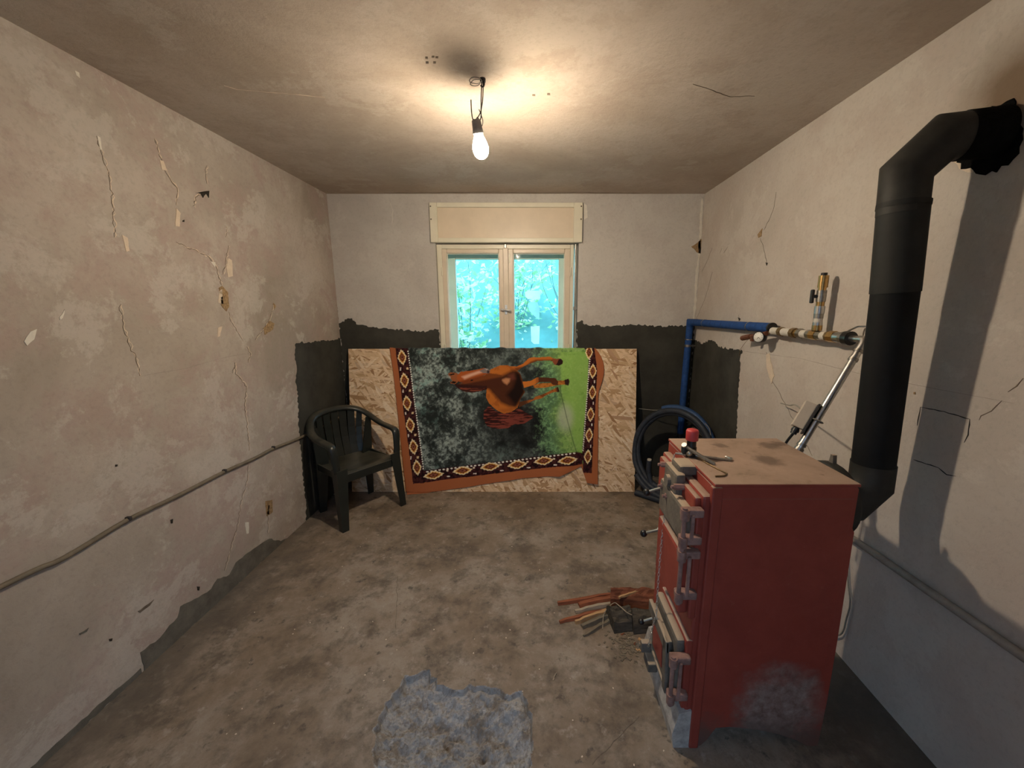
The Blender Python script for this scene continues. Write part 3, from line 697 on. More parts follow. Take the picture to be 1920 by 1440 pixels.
sb = thing('roller_shutter_box', (-0.245, 3.45, 2.11), 'long cream panelled shutter box fixed to the wall above the window', 'shutter box')
bx0, bx1, bz0, bz1 = -0.880, 0.385, 2.112, 2.424
mk('back_panel', MB().box((bx0+0.02, 3.458, bz0+0.02), (bx1-0.02, YB, bz1-0.02)), 'cream_panel', sb)
for nm, lo, hi in (('stile', (bx0, 3.438, bz0), (bx0+0.062, YB, bz1)), ('stile', (bx1-0.072, 3.438, bz0), (bx1, YB, bz1)), ('rail', (bx0+0.062, 3.440, bz1-0.036), (bx1-0.072, YB, bz1)), ('rail', (bx0+0.062, 3.440, bz0), (bx1-0.072, YB, bz0+0.036))):
    mk(nm, MB().box(lo, hi, bev=0.004), 'cream_light', sb)
for x in (bx0+0.012, bx1-0.012):
    for z in (bz1-0.03, bz1-0.13): mk('screw', MB().lathe([(0.006, 0), (0.005, 0.002), (1e-6, 0.003)], (x, 3.438, z), (0, -1, 0), 10), 'crack', sb)

cord = thing('shutter_cord', (0.343, 3.50, 1.0), 'grey shutter cords hanging down the right side of the window frame', 'cord')
mk('cord_tube', MB().tube(smooth_path([(0.336, 3.493, 2.105), (0.337, 3.492, 1.8), (0.338, 3.493, 1.58)], 3), 0.005, 8), 'galv', cord)
mk('cord_strand', MB().tube(smooth_path([(0.346, 3.492, 2.105), (0.347, 3.492, 1.7), (0.344, 3.49, 1.45), (0.352, 3.488, 1.25), (0.356, 3.488, 1.0)], 4), 0.003, 6), 'wire_grey', cord)
mk('cord_strand', MB().tube(smooth_path([(0.338, 3.493, 1.58), (0.336, 3.49, 1.45), (0.342, 3.487, 1.3), (0.346, 3.488, 1.0)], 4), 0.003, 6), 'wire_grey', cord)
mk('cord_clamp', MB().box((0.326, 3.484, 1.555), (0.358, 3.500, 1.585), bev=0.004), 'steel', cord)

# ------------------------------------------------------------------ strand board and blanket
BY0, BY1 = 3.171, 3.440
BZ1 = at_y(900, 654, BY1).z
U = Vector((0, BY1-BY0, BZ1)).normalized(); NB = Vector((0, -U.z, U.y)); BL = Vector((0, BY1-BY0, BZ1)).length
BXa, BXb = -1.498, 0.80
xa0 = at_y(660, 921, BY0).x; xa1 = at_y(653, 654, BY1).x; xb0 = at_y(1190, 921, BY0).x; xb1 = at_y(1194, 655, BY1).x
P = [Vector((xa0, BY0, 0)), Vector((xb0, BY0, 0)), Vector((xb1, BY1, BZ1)), Vector((xa1, BY1, BZ1))]
mk('strand_board', MB().prism(P, -NB*0.018), 'osb', label='large pale strand board leaning against the wall under the window', cat='board')
def on_board(px, py, off):
    d = _ray(px, py); o = Vector((0, 0, H)); p0 = Vector((0, BY0, 0))
    t = (p0-o).dot(NB)/d.dot(NB); return o+d*t+NB*off

# the print is drawn in the blanket's own flat coordinates (same unit both ways), then laid on the cloth
def fbm(X, Y, scale, seed, oct=5, gain=0.55):
    rs = np.random.RandomState(seed); out = np.zeros_like(X); amp = 1.0; tot = 0; f = 1/scale
    for o in range(oct):
        T = rs.rand(64, 64); x = X*f; y = Y*f; xi = np.floor(x).astype(int); yi = np.floor(y).astype(int); fx = x-xi; fy = y-yi
        fx = fx*fx*(3-2*fx); fy = fy*fy*(3-2*fy)
        a = T[xi % 64, yi % 64]; b_ = T[(xi+1) % 64, yi % 64]; c = T[xi % 64, (yi+1) % 64]; d = T[(xi+1) % 64, (yi+1) % 64]
        out += amp*((a*(1-fx)+b_*fx)*(1-fy)+(c*(1-fx)+d*fx)*fy); tot += amp; amp *= gain; f *= 2
    return out/tot
def lin(c): 
    c = np.array(c)/255.0
    return np.where(c <= 0.04045, c/12.92, ((c+0.055)/1.055)**2.4)
interp = np.interp
NXc, NYc = 470, 330
L_edge = ([654, 700, 800, 927], [731, 738, 749, 763]); R_edge = ([654, 660, 668, 678, 690, 702, 714, 724, 734, 745, 800, 907], [1116, 1121, 1126, 1130, 1132, 1131.5, 1129, 1125.5, 1122, 1121, 1121, 1120])
bot_s = ([0.0, 0.10, 0.30, 0.60, 0.74, 0.80, 0.86, 0.915, 0.93, 0.945, 1.0], [927, 924, 914, 897, 893, 893, 884, 874, 890, 905, 907])
S, T_ = np.meshgrid(np.linspace(0, 1, NXc), np.linspace(0, 1, NYc), indexing='ij')
YP = 654 + (interp(S, *bot_s)-654)*T_
XP = interp(YP, *L_edge)*(1-S) + interp(YP, *R_edge)*S
def colour_print(X, Y):
    C = np.zeros(X.shape+(3,))
    def put(mask, col, a=1.0):
        k = (mask*a)[..., None] if not isinstance(mask, np.ndarray) or mask.dtype != bool else (mask.astype(float)*a)[..., None]
        C[:] = C*(1-k) + (lin(col) if np.ndim(col) == 1 else col)*k
    sstep = lambda a, b_, x: np.clip((x-a)/(b_-a), 0, 1)**2*(3-2*np.clip((x-a)/(b_-a), 0, 1))
    n1 = fbm(X, Y, 26, 1); n2 = fbm(X+40, Y, 11, 2, 4, 0.8); n3 = fbm(X, Y, 60, 3)
    C[:] = lin((60, 68, 68))
    n4 = fbm(X+11, Y+7, 4.5, 5, 3, 0.8)
    lum = sstep(0.43, 0.66, 0.26*n1+0.30*n2+0.44*n4)
    leftk = 1-sstep(800, 960, X+60*(n3-0.5))*0.75
    put(lum*leftk, (160, 176, 172), 0.9)
    put(sstep(0.52, 0.7, n2)*sstep(0.45, 0.6, n3)*leftk, (126, 166, 162), 0.6)
    put(sstep(0.56, 0.36, n1)*0.7, (20, 24, 24))
    dk = sstep(70, 25, np.hypot((X-975)/1.4, (Y-800)))
    put(dk*0.75, (22, 22, 24))
    # meadow on the right, leafy edge
    e = X + 46*(n1-0.5) + 34*(n2-0.5) - interp(Y, [654, 700, 760, 850], [1022, 1026, 1020, 1034])
    put(sstep(-22, 8, e), (96, 134, 96), 0.75); put(sstep(-34, 6, e)*sstep(0.5, 0.62, n4), (130, 176, 124), 0.7); put(sstep(2, 34, e), (128, 166, 92)); put(sstep(10, 40, e)*sstep(0.5, 0.68, n4), (158, 190, 118), 0.6); put(sstep(0, 20, e)*sstep(0.36, 0.28, n2), (84, 120, 62), 0.7)
    put(sstep(0.5, 0.62, n2)*sstep(-10, 20, e)*(1-sstep(30, 60, e)), (62, 92, 66), 0.55)
    crease = interp(Y, [690, 735, 790, 830, 870], [1048, 1051, 1064, 1075, 1088])
    put(sstep(0, 6, X-crease)*(Y > 660), (134, 178, 84), 0.55)
    put(sstep(22, 6, np.hypot(X-1060, (Y-783)/1.7)), (176, 186, 164), 0.7)
    # the horse, lying on its side as the cloth hangs
    def poly(pts): return inside_poly(X, Y, np.array([(820+a*0.13542, 640+b_*0.13542) for a, b_ in pts], float))
    def soft(pts, w_):
        P_ = np.array([(820+a*0.13542, 640+b_*0.13542) for a, b_ in pts], float)
        d = dist_poly(X, Y, P_); return np.clip(0.5+np.where(inside_poly(X, Y, P_), d, -d)/w_, 0, 1)
    st = fbm(X*0.35, Y*3.0, 6, 11, 3); st2 = fbm(X, Y, 7, 12, 3)
    tail = poly([(720,890),(650,960),(640,1060),(680,1160),(760,1200),(880,1210),(980,1200),(1060,1150),(1200,1140),(1340,1050),(1220,980),(1130,930),(1000,990),(900,1000),(800,960)])
    put(tail, (48, 26, 26)); put(tail*sstep(0.45, 0.62, st), (124, 62, 52), 0.85); put(tail*sstep(1010, 960, X-60+0*Y)*0.0, (20, 16, 16))
    leg4 = poly([(1130,840),(1330,800),(1350,770),(1440,740),(1550,690),(1670,630),(1695,700),(1600,705),(1520,740),(1440,790),(1340,815),(1200,880),(1130,915)])
    put(leg4, (158, 92, 42)); put(leg4*sstep(996, 984, X), (62, 38, 28), 0.9); put(leg4*sstep(0.5, 0.65, st2), (84, 46, 28), 0.7); put(leg4*sstep(1042, 1046, X), (50, 30, 26))
    leg3 = poly([(1330,610),(1420,580),(1580,580),(1670,545),(1760,540),(1815,518),(1828,560),(1810,612),(1770,600),(1680,604),(1580,625),(1470,645),(1340,645)])
    put(leg3, (176, 110, 48)); put(leg3*sstep(0.48, 0.62, st2), (110, 62, 32), 0.7)
    put(poly([(1755,535),(1815,518),(1828,560),(1810,612),(1768,603)]), (46, 30, 28))
    leg2 = poly([(1180,560),(1290,550),(1380,500),(1460,500),(1640,512),(1672,560),(1668,608),(1600,602),(1560,562),(1420,565),(1330,605),(1200,645)])
    put(leg2, (186, 110, 46)); put(leg2*sstep(1002, 1012, X), (56, 32, 28), 0.92); put(poly([(1380,500),(1400,498),(1400,560),(1370,575)]), (150, 84, 40))
    leg1 = poly([(990,345),(1100,350),(1190,310),(1270,232),(1340,220),(1380,226),(1560,212),(1600,235),(1670,250),(1600,280),(1550,265),(1380,275),(1280,312),(1200,345),(1100,415),(1060,390)])
    put(leg1, (180, 104, 44)); put(leg1*sstep(0, 5, Y-interp(X, [950, 985, 995, 1005, 1035], [690, 684, 676, 672, 672])), (84, 44, 28), 0.85)
    put(poly([(1590,240),(1640,245),(1700,240),(1735,268),(1736,305),(1695,335),(1625,328),(1598,290)]), (128, 70, 50)); put(poly([(1680,250),(1715,245),(1738,275),(1730,315),(1690,336),(1640,332),(1660,300)]), (42, 26, 26))
    body = [(740,390),(870,335),(980,335),(1080,380),(1150,450),(1180,540),(1180,650),(1215,700),(1150,800),(1110,920),(1020,980),(920,1000),(820,950),(720,860),(680,780),(680,690),(690,640),(700,560),(690,470)]
    bm_ = poly(body); put(bm_, (172, 100, 42))
    put(bm_*sstep(0.5, 0.7, st2), (140, 76, 34), 0.6)
    dark = soft([(880,480),(960,440),(1040,400),(1110,410),(1155,450),(1185,560),(1210,700),(1140,830),(1090,920),(990,900),(880,850),(800,760),(740,690),(690,640),(700,480),(820,460)], 7)
    put(np.minimum(dark, bm_.astype(float)), (62, 34, 26), 0.95)
    blk = soft([(1080,410),(1150,450),(1185,560),(1215,700),(1140,830),(1080,900),(1020,820),(960,740),(1040,640),(1080,520)], 9)
    put(np.minimum(blk, bm_.astype(float)), (22, 16, 16), 0.92)
    put(np.minimum(soft([(1110,900),(1020,970),(920,990),(850,940),(960,930)], 5), bm_.astype(float)), (150, 84, 38), 0.8)
    put(soft([(890,535),(950,510),(1010,515),(1000,560),(965,600),(930,580)], 4), (196, 138, 100), 0.8)
    put(soft([(980,470),(1060,450),(1080,520),(1020,540)], 6), (108, 58, 48), 0.6)
    neck = poly([(280,590),(440,570),(560,520),(720,440),(900,470),(890,640),(700,650),(420,612)])
    put(neck, (112, 62, 32)); put(neck*sstep(0, 5, Y-interp(X, [850, 880, 920, 940], [719, 716, 708, 704])), (64, 34, 26), 0.9)
    put(poly([(235,590),(340,600),(480,608),(690,618),(690,665),(600,692),(480,712),(360,692),(285,650)]), (52, 28, 26)); put(poly([(300,640),(480,650),(660,650),(600,690),(480,710),(360,690)])*sstep(0.4, 0.6, st), (128, 66, 50), 0.8)
    put(poly([(150,450),(190,430),(275,440),(300,470),(290,560),(250,592),(190,585),(178,568),(215,545),(168,500)]), (140, 84, 52))
    put(poly([(160,462),(235,442),(245,456),(190,474)]), (30, 20, 20)); put(poly([(182,570),(225,552),(268,562),(240,586)]), (26, 18, 18)); put(poly([(150,480),(180,480),(190,520),(165,500)]), (150, 150, 148))
    head = poly([(272,480),(330,420),(450,410),(560,390),(650,370),(700,385),(737,415),(722,446),(650,470),(570,520),(470,570),(380,588),(310,562),(275,525)])
    put(head, (160, 84, 42)); put(head*sstep(2, 9, Y-interp(X, [860, 890, 918], [710, 702, 694])), (96, 48, 28), 0.8)
    put(soft([(340,490),(430,458),(560,415),(650,395),(690,410),(600,440),(480,482),(380,525)], 4), (214, 172, 150), 0.85)
    put(poly([(585,412),(655,374),(702,386),(735,418),(715,446),(640,440)]), (120, 108, 106)); put(soft([(690,395),(725,415),(715,446),(690,440)], 2), (52, 40, 42)); put(soft([(660,378),(700,388),(690,400)], 2), (200, 196, 194), 0.8)
    put(poly([(460,535),(500,528),(495,548),(465,552)]), (40, 24, 20))
    ln = np.abs(X-crease); put(np.clip(1.1-ln, 0, 1)*(Y > 720), (48, 66, 40), 0.8)  # shade of the cloth's fold crease, put into the colour as a dark line
    # borders
    BR = (160, 96, 62); MAROON = (52, 24, 30)
    def medallion(cx, cy, a, b_, ang):
        ca, sa = math.cos(ang), math.sin(ang); dx = (X-cx)*ca+(Y-cy)*sa; dy = -(X-cx)*sa+(Y-cy)*ca
        q = np.abs(dx)/a; r = np.abs(dy)/b_; wob = 0.06*np.sin(np.arctan2(dy/b_, dx/a)*12)
        m = 0.62*(q+r)+0.38*np.hypot(q, r)*1.15 + wob
        put(m < 1.0, (226, 208, 168)); put(m < 0.74, (190, 128, 44)); put(m < 0.56, (70, 26, 26)); put(m < 0.36, (150, 92, 70)); put(m < 0.16, (60, 24, 24))
    def dots(P0, P1, n_, r, col=(232, 230, 222), dr=(1.0, 1.0)):
        for k in range(n_):
            t = (k+0.5)/n_; cx = P0[0]+(P1[0]-P0[0])*t; cy = P0[1]+(P1[1]-P0[1])*t
            put(((X-cx)/dr[0])**2+((Y-cy)/dr[1])**2 < r*r, col)
    # bottom band
    dotb = interp(X, [795, 948, 1028, 1080, 1094], [883, 864, 854, 848, 850])
    outb = interp(X, [775, 950, 1040, 1075, 1094], [906, 885, 875, 873, 869])
    left_dot = interp(Y, [654, 760, 883, 905], [765, 777, 795, 799]); left_out = interp(Y, [654, 760, 905], [742, 756, 776])
    right_dot = interp(Y, [654, 670, 737, 801, 846, 870], [1096, 1104, 1101, 1095, 1092, 1094]); right_out = interp(Y, [654, 696, 760, 821, 885], [1114, 1119, 1116, 1112, 1109])
    inb = (X > left_out) & (X < 1092)
    put((Y > dotb-1) & (X < 1092), MAROON); put((Y > outb) & (X < 1094), BR)
    lb = X < left_dot+1; put(lb & (Y < 906), MAROON)
    put(X < left_out, BR); put((X < 800) & (Y > interp(X, [742, 776, 800], [906, 906, 903])), BR)
    put((X > right_dot-1) & ((Y < 850) | (X > 1091)), MAROON); put(X > right_out, BR); put((Y > 886) & (X > 1092), BR)
    mott = fbm(X, Y, 3.2, 21, 2)
    bandm = ((X < left_dot) & (X > left_out) & (Y < 905)) | ((Y > dotb) & (Y < outb) & (X > left_dot) & (X < 1092)) | ((X > right_dot) & (X < right_out) & (Y < 886))
    put(bandm & (mott > 0.55), (74, 40, 38), 0.8); put(bandm & (mott < 0.38), (24, 16, 18), 0.8)
    put(np.abs(X-left_out-1.0) < 1.2, (84, 26, 40), 0.8*1.0) if False else None
    dots((765.5, 657), (795, 880), 52, 1.25); dots((799, 884), (1080, 849), 38, 1.5, dr=(1.5, 0.9)); dots((1105, 672), (1092.5, 846), 42, 1.25)
    for cx, cy in ((754.6, 670), (759, 713.5), (764, 756), (770, 797), (776, 837.5), (783, 876)): medallion(cx, cy, 9.0, 15.5, -0.13)
    for cx, cy in ((814, 890), (867.6, 882), (919.4, 874.5), (970, 871), (1019.4, 863.7), (1064, 862.7)): medallion(cx, cy, 20, 8.6, -0.13)
    for cx, cy in ((1103.7, 661), (1110.7, 696.4), (1110, 735.7), (1106.7, 777), (1103.9, 815.3), (1101.6, 855.6)): medallion(cx, cy, 7.6, 14.5, 0.06)
    for k in range(5):
        cy = 692+k*41.5; cx = interp(cy, [654, 905], [747, 777]); put((np.abs(X-cx) < 1.1) & (np.abs(Y-cy) < 2.8), (222, 214, 206)); put((np.abs(X-cx-13) < 2) & (np.abs(Y-cy+1) < 2), (214, 190, 150))
    for k in range(5):
        cx = 841+k*50; cy = interp(cx, [775, 950, 1040], [900, 881, 871]); put((np.abs(X-cx) < 3.2) & (np.abs(Y-cy) < 1), (222, 214, 206)); put((np.abs(X-cx+2) < 2) & (np.abs(Y-cy+11) < 1.6), (214, 200, 180))
    for k in range(4):
        cy = 716+k*40; put((np.abs(X-1114+0.06*(cy-716)) < 1) & (np.abs(Y-cy) < 2.5), (222, 214, 206))
    return C
PC = np.clip(colour_print(XP, YP)*1.12, 0, 0.9)
# cloth surface: lies on the board, gently rippled, turned over the top edge
ripple = 0.005*np.sin((XP-740)/23.0+0.6*np.sin(YP/40)) + 0.008*np.sin((XP-760)/13.0+YP/30)*np.clip((YP-850)/50, 0, 1) + 0.006*(fbm(XP, YP, 70, 31, 3)-0.5)
crs = np.interp(YP, [654, 690, 735, 790, 830, 870, 910], [1060, 1048, 1051, 1064, 1075, 1088, 1092])
ripple += 0.016*np.clip((XP-crs)/22, 0, 1)*np.clip((1121-XP)/20, 0.25, 1) + 0.006*np.exp(-((XP-crs)/5)**2)*(YP > 690)
ripple += 0.012*np.exp(-((XP-1052)/12)**2)*np.clip((YP-868)/14, 0, 1) + 0.014*np.clip((YP-840)/60, 0, 1)*np.clip((850-XP)/80, 0, 1)
ripple += 0.010*np.clip((XP-1095)/20, 0, 1)
verts = []; cols = []; rows = []
b = MB(); grid_pts = []
for i in range(NXc):
    colr = []
    top = on_board(XP[i, 0], 654, 0.008+0.0)
    lump = 0.004+0.005*max(0, math.sin(XP[i, 0]/5.5)+math.sin(XP[i, 0]/11.3+1))*(1 if XP[i, 0] < 1070 else 0.3)
    for (back, dn) in ((0.030, 0.10), (0.029, 0.05), (0.028, 0.012), (0.022, -lump*0.7), (0.010, -lump-0.003), (0.0, -lump)):
        p = top - NB*(back+0.002) - U*dn
        colr.append((p, PC[i, 0]))
    for j in range(NYc):
        off = 0.005+max(0.0, ripple[i, j])+0.003
        p = on_board(XP[i, j], YP[i, j], off)
        if p.z < 0.005:
            p = at_z(XP[i, j], YP[i, j], 0.005)
        colr.append((p, PC[i, j]))
    grid_pts.append([c[0] for c in colr]); cols += [c[1] for c in colr]
b.grid(grid_pts)
b.f = [tuple(reversed(f)) for f in b.f]
blk = mk('horse_blanket', b, 'cloth', label='printed blanket with a brown horse turned sideways, draped over the leaning board', cat='blanket')
ca = blk.data.color_attributes.new('print', 'FLOAT_COLOR', 'POINT')
arr = np.ones((len(cols), 4), np.float32); arr[:, :3] = np.array(cols); ca.data.foreach_set('color', arr.ravel())
sol = blk.modifiers.new('thickness', 'SOLIDIFY'); sol.thickness = 0.004; sol.offset = -1

# ------------------------------------------------------------------ pendant lamp
BC = Vector((-0.236, 1.82, 2.245)); ax = Vector((-0.12, -0.34, 1)).normalized()
lamp = thing('pendant_bulb', (-0.219, 1.82, ZC), 'bare glowing bulb in a grey socket hanging on wires from the ceiling', 'lamp')
q = Vector((0, 0, 1)).rotation_difference(ax)
# bulb profile, built upright in its own frame so that its glow follows the bulb
prof = [(1e-5, -0.048), (0.010, -0.0465), (0.020, -0.041), (0.028, -0.031), (0.0325, -0.017), (0.0335, -0.004), (0.031, 0.010), (0.026, 0.024), (0.0205, 0.036), (0.0185, 0.044), (0.0185, 0.048)]
mbb = MB().lathe(prof, (0, 0, 0), n=24)
me = bpy.data.meshes.new('bulb'); me.from_pydata(mbb.v, [], mbb.f); me.polygons.foreach_set('use_smooth', mbb.sm); me.materials.append(MAT['bulb'])
bo = bpy.data.objects.new('bulb', me); COL.objects.link(bo); bo.parent = lamp; bo.location = BC - Vector((-0.219, 1.82, ZC)); bo.rotation_mode = 'QUATERNION'; bo.rotation_quaternion = q
T = lambda h: BC + ax*h
mk('socket', MB().lathe([(0.0205, 0.047), (0.0225, 0.049), (0.0205, 0.066), (0.019, 0.092), (0.015, 0.096), (0.008, 0.098)], BC, ax, 20), 'socket', lamp)
top = T(0.097)
hk = Vector((-0.219, 1.82, ZC))
mk('hook', MB().tube(smooth_path([hk+Vector((0, 0, 0.0)), hk+Vector((0.006, -0.004, -0.02)), hk+Vector((0.002, -0.008, -0.034)), hk+Vector((-0.008, -0.004, -0.028))], 5), 0.0035, 8).cyl(hk, hk-Vector((0, 0, 0.012)), 0.012, 10), 'wire', lamp)
k0 = at_y(890, 228, 1.815)
mk('wire', MB().tube(smooth_path([hk+Vector((0.002, 0, -0.012)), at_y(905, 185, 1.82), at_y(901, 210, 1.82), at_y(893, 224, 1.815), k0, at_y(886, 222, 1.815), at_y(884, 208, 1.815), at_y(883, 187, 1.815)], 6), 0.0022, 6), 'wire', lamp)
mk('wire', MB().tube(smooth_path([hk+Vector((-0.004, 0, -0.012)), at_y(902, 190, 1.822), at_y(902, 212, 1.822), at_y(901, 224, 1.81), top+Vector((0.008, 0, 0))], 6), 0.0022, 6), 'wire', lamp)
mk('wire', MB().tube(smooth_path([at_y(898, 205, 1.818), at_y(905, 225, 1.815), at_y(904, 236, 1.81)], 6), 0.0016, 6), 'wire', lamp)
mk('wire', MB().tube(smooth_path([top+Vector((-0.010, 0, 0)), at_y(892, 226, 1.80), at_y(895, 220, 1.81), at_y(899, 226, 1.805), top+Vector((0.009, 0, 0))], 6), 0.0018, 6), 'wire', lamp)
lp = []
for k in range(26):
    a = k/25*4*PI; r = 0.018+0.003*math.sin(k); lp.append(hk+Vector((-0.028+r*1.3*math.cos(a), -0.01+0.012*math.sin(a*0.5), -0.016+0.012*math.sin(a))))
mk('loose_wire', MB().tube(lp, 0.0016, 6), 'wire_grey', lamp)

# ------------------------------------------------------------------ plastic armchair (parts in the chair's own frame: front is -y)
ch = thing('plastic_armchair', (-1.430, 2.900, 0), 'dark green plastic garden armchair standing in the far left corner', 'chair', rz=0.0)
WL[ch.name] = Vector((0, 0, 0)); ch.rotation_euler = (0, 0, math.radians(53))
def cp(name, mb, parent=ch, mat='chair'): return mk(name, mb, mat, parent)
# seat
g = []; n = 22
for i in range(n):
    row = []; u_ = -1+2*i/(n-1)
    for j in range(n):
        v_ = j/(n-1); y = -0.225+0.43*v_; hw = 0.222-0.035*v_
        z = 0.418-0.028*v_ - 0.022*(1-u_*u_)*math.sin(PI*min(1, v_*1.05)) - 0.03*max(0, (0.10-v_)/0.10)**2
        row.append(Vector((u_*hw, y, z)))
    g.append(row)
top_g = g; bot_g = [[p-Vector((0, 0, 0.006)) for p in r] for r in g]
b = MB().grid(top_g); b2 = MB().grid(bot_g); b.add(b2.v, [tuple(reversed(f)) for f in b2.f], True)
b.box((-0.212, -0.236, 0.345), (0.212, -0.224, 0.405), bev=0.004)
for sx in (-1, 1): b.box((sx*0.214-0.006, -0.20, 0.36), (sx*0.214+0.006, 0.18, 0.412), bev=0.003)
cp('seat', b)
# rim that forms both arms and the top of the back
half = [(0.238, -0.225, 0.43), (0.243, -0.222, 0.52), (0.248, -0.214, 0.598), (0.252, -0.185, 0.626), (0.255, -0.10, 0.634), (0.257, 0.0, 0.642), (0.250, 0.085, 0.666), (0.226, 0.155, 0.708), (0.175, 0.210, 0.748), (0.097, 0.240, 0.770), (0.0, 0.248, 0.777)]
for sx in (-1, 1):
    pth = smooth_path([(sx*x, y, z) for x, y, z in half[:8]], 5)
    cp('armrest', MB().tube(pth, [0.024+0.006*min(1, i/12) for i in range(len(pth))], 12, squash=(1.0, 0.62)))
bk = [(-x, y, z) for x, y, z in half[6:]] + [(x, y, z) for x, y, z in half[6:-1][::-1]]
pth = smooth_path(bk, 5)
back = cp('backrest', MB().tube(pth, 0.029, 12, squash=(1.0, 0.66)))
rx = [0.0, .097, .175, .226]; ry = [.248, .240, .210, .155]; rz_ = [.777, .770, .748, .708]
for k in range(7):
    a = -0.80+1.60*k/6; xt = [-.186, -.130, -.066, 0, .066, .130, .186][k]
    yt = float(np.interp(abs(xt), rx, ry)); zt = float(np.interp(abs(xt), rx, rz_))-.006
    xb = xt*0.86; yb = 0.192-0.012*abs(a); zb = 0.385
    wd = 0.0265 if k not in (0, 6) else 0.022
    pts = []
    for t in (0, 0.2, 0.4, 0.6, 0.8, 1.0):
        pts.append(Vector((xb+(xt-xb)*t, yb+(yt-yb)*t+0.018*math.sin(PI*t), zb+(zt-zb)*t)))
    sd = Vector((math.cos(a), -math.sin(a)*0.6, 0)).normalized(); th = Vector((math.sin(a)*0.6, math.cos(a), 0)).normalized()*0.0035
    vs = []; fs = []
    for p in pts: vs += [p-sd*wd-th, p+sd*wd-th, p+sd*wd+th, p-sd*wd+th]
    for i in range(5):
        for e in range(4): fs.append((i*4+e, i*4+(e+1) % 4, (i+1)*4+(e+1) % 4, (i+1)*4+e))
    fs += [(3, 2, 1, 0), (20, 21, 22, 23)]
    cp('back_slat', MB().add(vs, fs), back)
def leg_L(top, bot, a, c, wt, wb, t=0.007):
    """angle-section leg: two flanges along directions a and c, tapering down"""
    mb = MB(); a = Vector(a).normalized(); c = Vector(c).normalized(); top = Vector(top); bot = Vector(bot)
    def sec(p, w_): return [p, p+a*w_, p+a*w_+c*t, p+a*t+c*t, p+a*t+c*w_, p+c*w_]
    s0 = sec(bot, wb); s1 = sec(top, wt)
    fs = [(i, (i+1) % 6, 6+(i+1) % 6, 6+i) for i in range(6)] + [(3, 2, 1, 0), (5, 4, 3, 0), (6, 7, 8, 9), (6, 9, 10, 11)]
    return mb.add(s0+s1, fs)
for sx in (-1, 1):
    cp('leg', leg_L((sx*0.250, -0.243, 0.45), (sx*0.262, -0.268, 0.0), (-sx, 0, 0), (0, 1, 0), 0.078, 0.048))
    lg = leg_L((sx*0.226, 0.118, 0.425), (sx*0.226, 0.150, 0.0), (-sx*0.2, 1, 0), (-sx, -0.1, 0), 0.088, 0.050)
    up = leg_L((sx*0.240, 0.120, 0.690), (sx*0.226, 0.118, 0.42), (-sx*0.2, 1, 0), (-sx, -0.1, 0), 0.046, 0.088)
    lg.add(up.v, up.f); cp('leg', lg)
WL[ch.name] = Vector((-1.430, 2.900, 0))

# ------------------------------------------------------------------ boiler
bo_ = thing('solid_fuel_boiler', (0.80, 1.37, 0), 'red solid-fuel boiler with three cast-iron doors and a dusty top', 'boiler')
outl = [(.562, 0.0), (.600, 0.004), (.622, .030), (.650, .083), (.70, .088), (.80, .076), (.88, .055), (.945, .030), (.985, .006), (1.004, 0.0), (1.030, 0.004), (1.036, .20), (1.036, .45), (1.030, .86), (1.022, .875), (1.022, 1.012), (1.012, 1.022), (.575, 1.022), (.566, 1.012)]
body = mk('jacket', MB().prism([(x, 1.152, z) for x, z in outl], (0, 0.436, 0)), 'boiler', bo_)
mk('side_panel', MB().box((.592, 1.1505, .11), (1.010, 1.153, .978), bev=0.0008), 'boiler', body)
mk('top_cover', MB().box((.563, 1.148, 1.018), (1.026, 1.592, 1.030), bev=0.004), 'boiler', bo_)
mk('corner_post', MB().box((.555, 1.143, .0), (.590, 1.165, 1.020), bev=0.006), 'cast_red', bo_)
mk('front_plate', MB().box((.532, 1.155, .05), (.566, 1.560, .985), bev=0.010), 'cast_red', bo_)
mk('front_plate_upper', MB().box((.512, 1.165, .83), (.536, 1.535, .975), bev=0.008), 'cast_red', bo_)
# regulator casting with bolts
cs = mk('regulator_casting', MB().box((.488, 1.275, .905), (.525, 1.405, 1.005), bev=0.012).box((.505, 1.295, .99), (.575, 1.385, 1.028), bev=0.012).cyl((.489, 1.34, .955), (.475, 1.34, .955), .022), 'cast_grey', bo_)
for y, z in ((1.265, .965), (1.415, .985), (1.345, .890), (1.400, .905)):
    mk('bolt', MB().cyl((.512, y, z), (.478, y, z), .011, 6, smooth=False).cyl((.490, y, z), (.468, y, z), .006, 8), 'cast_rose', cs)
def door(y0, y1, z0, z1, mat_d, x0=.482, x1=.520, parent=bo_):
    d = mk('door', MB().box((x0, y0, z0), (x1, y1, z1), bev=0.012), mat_d, parent)
    mk('door_rim', MB().box((x1-.004, y0-.012, z0-.010), (x1+.022, y1+.012, z1+.010), bev=0.006), 'cast_red', d); return d
def hinge(d, y, z0, z1, mt='cast_rose'):
    for z in (z0, z1):
        mk('hinge_lug', MB().box((.462, y-.004, z-.014), (.532, y+.028, z+.014), bev=0.006).cyl((.470, y-.002, z-.018), (.470, y-.002, z+.018), .014), mt, d)
    mk('hinge_pin', MB().cyl((.468, y-.004, z0-.026), (.468, y-.004, z1+.024), .0075, 10), mt, d)
    mk('hinge_strap', MB().box((.488, y-.012, z0), (.500, y-.002, z1), bev=0.003), mt, d)
def ball_handle(d, p0, p1, r=.013):
    h = mk('handle', MB().cyl(p0, p1, .0055, 8).cyl(p0, Vector(p0)+(Vector(p1)-Vector(p0))*.2, .010, 8), 'steel', d)
    mk('ball_knob', MB().sphere(p1, r), 'black', h)
d1 = door(1.165, 1.425, .800, .930, 'cast_grey'); hinge(d1, 1.135, .840, .935)
ball_handle(d1, (.500, 1.415, .893), (.440, 1.445, .855), .0145)
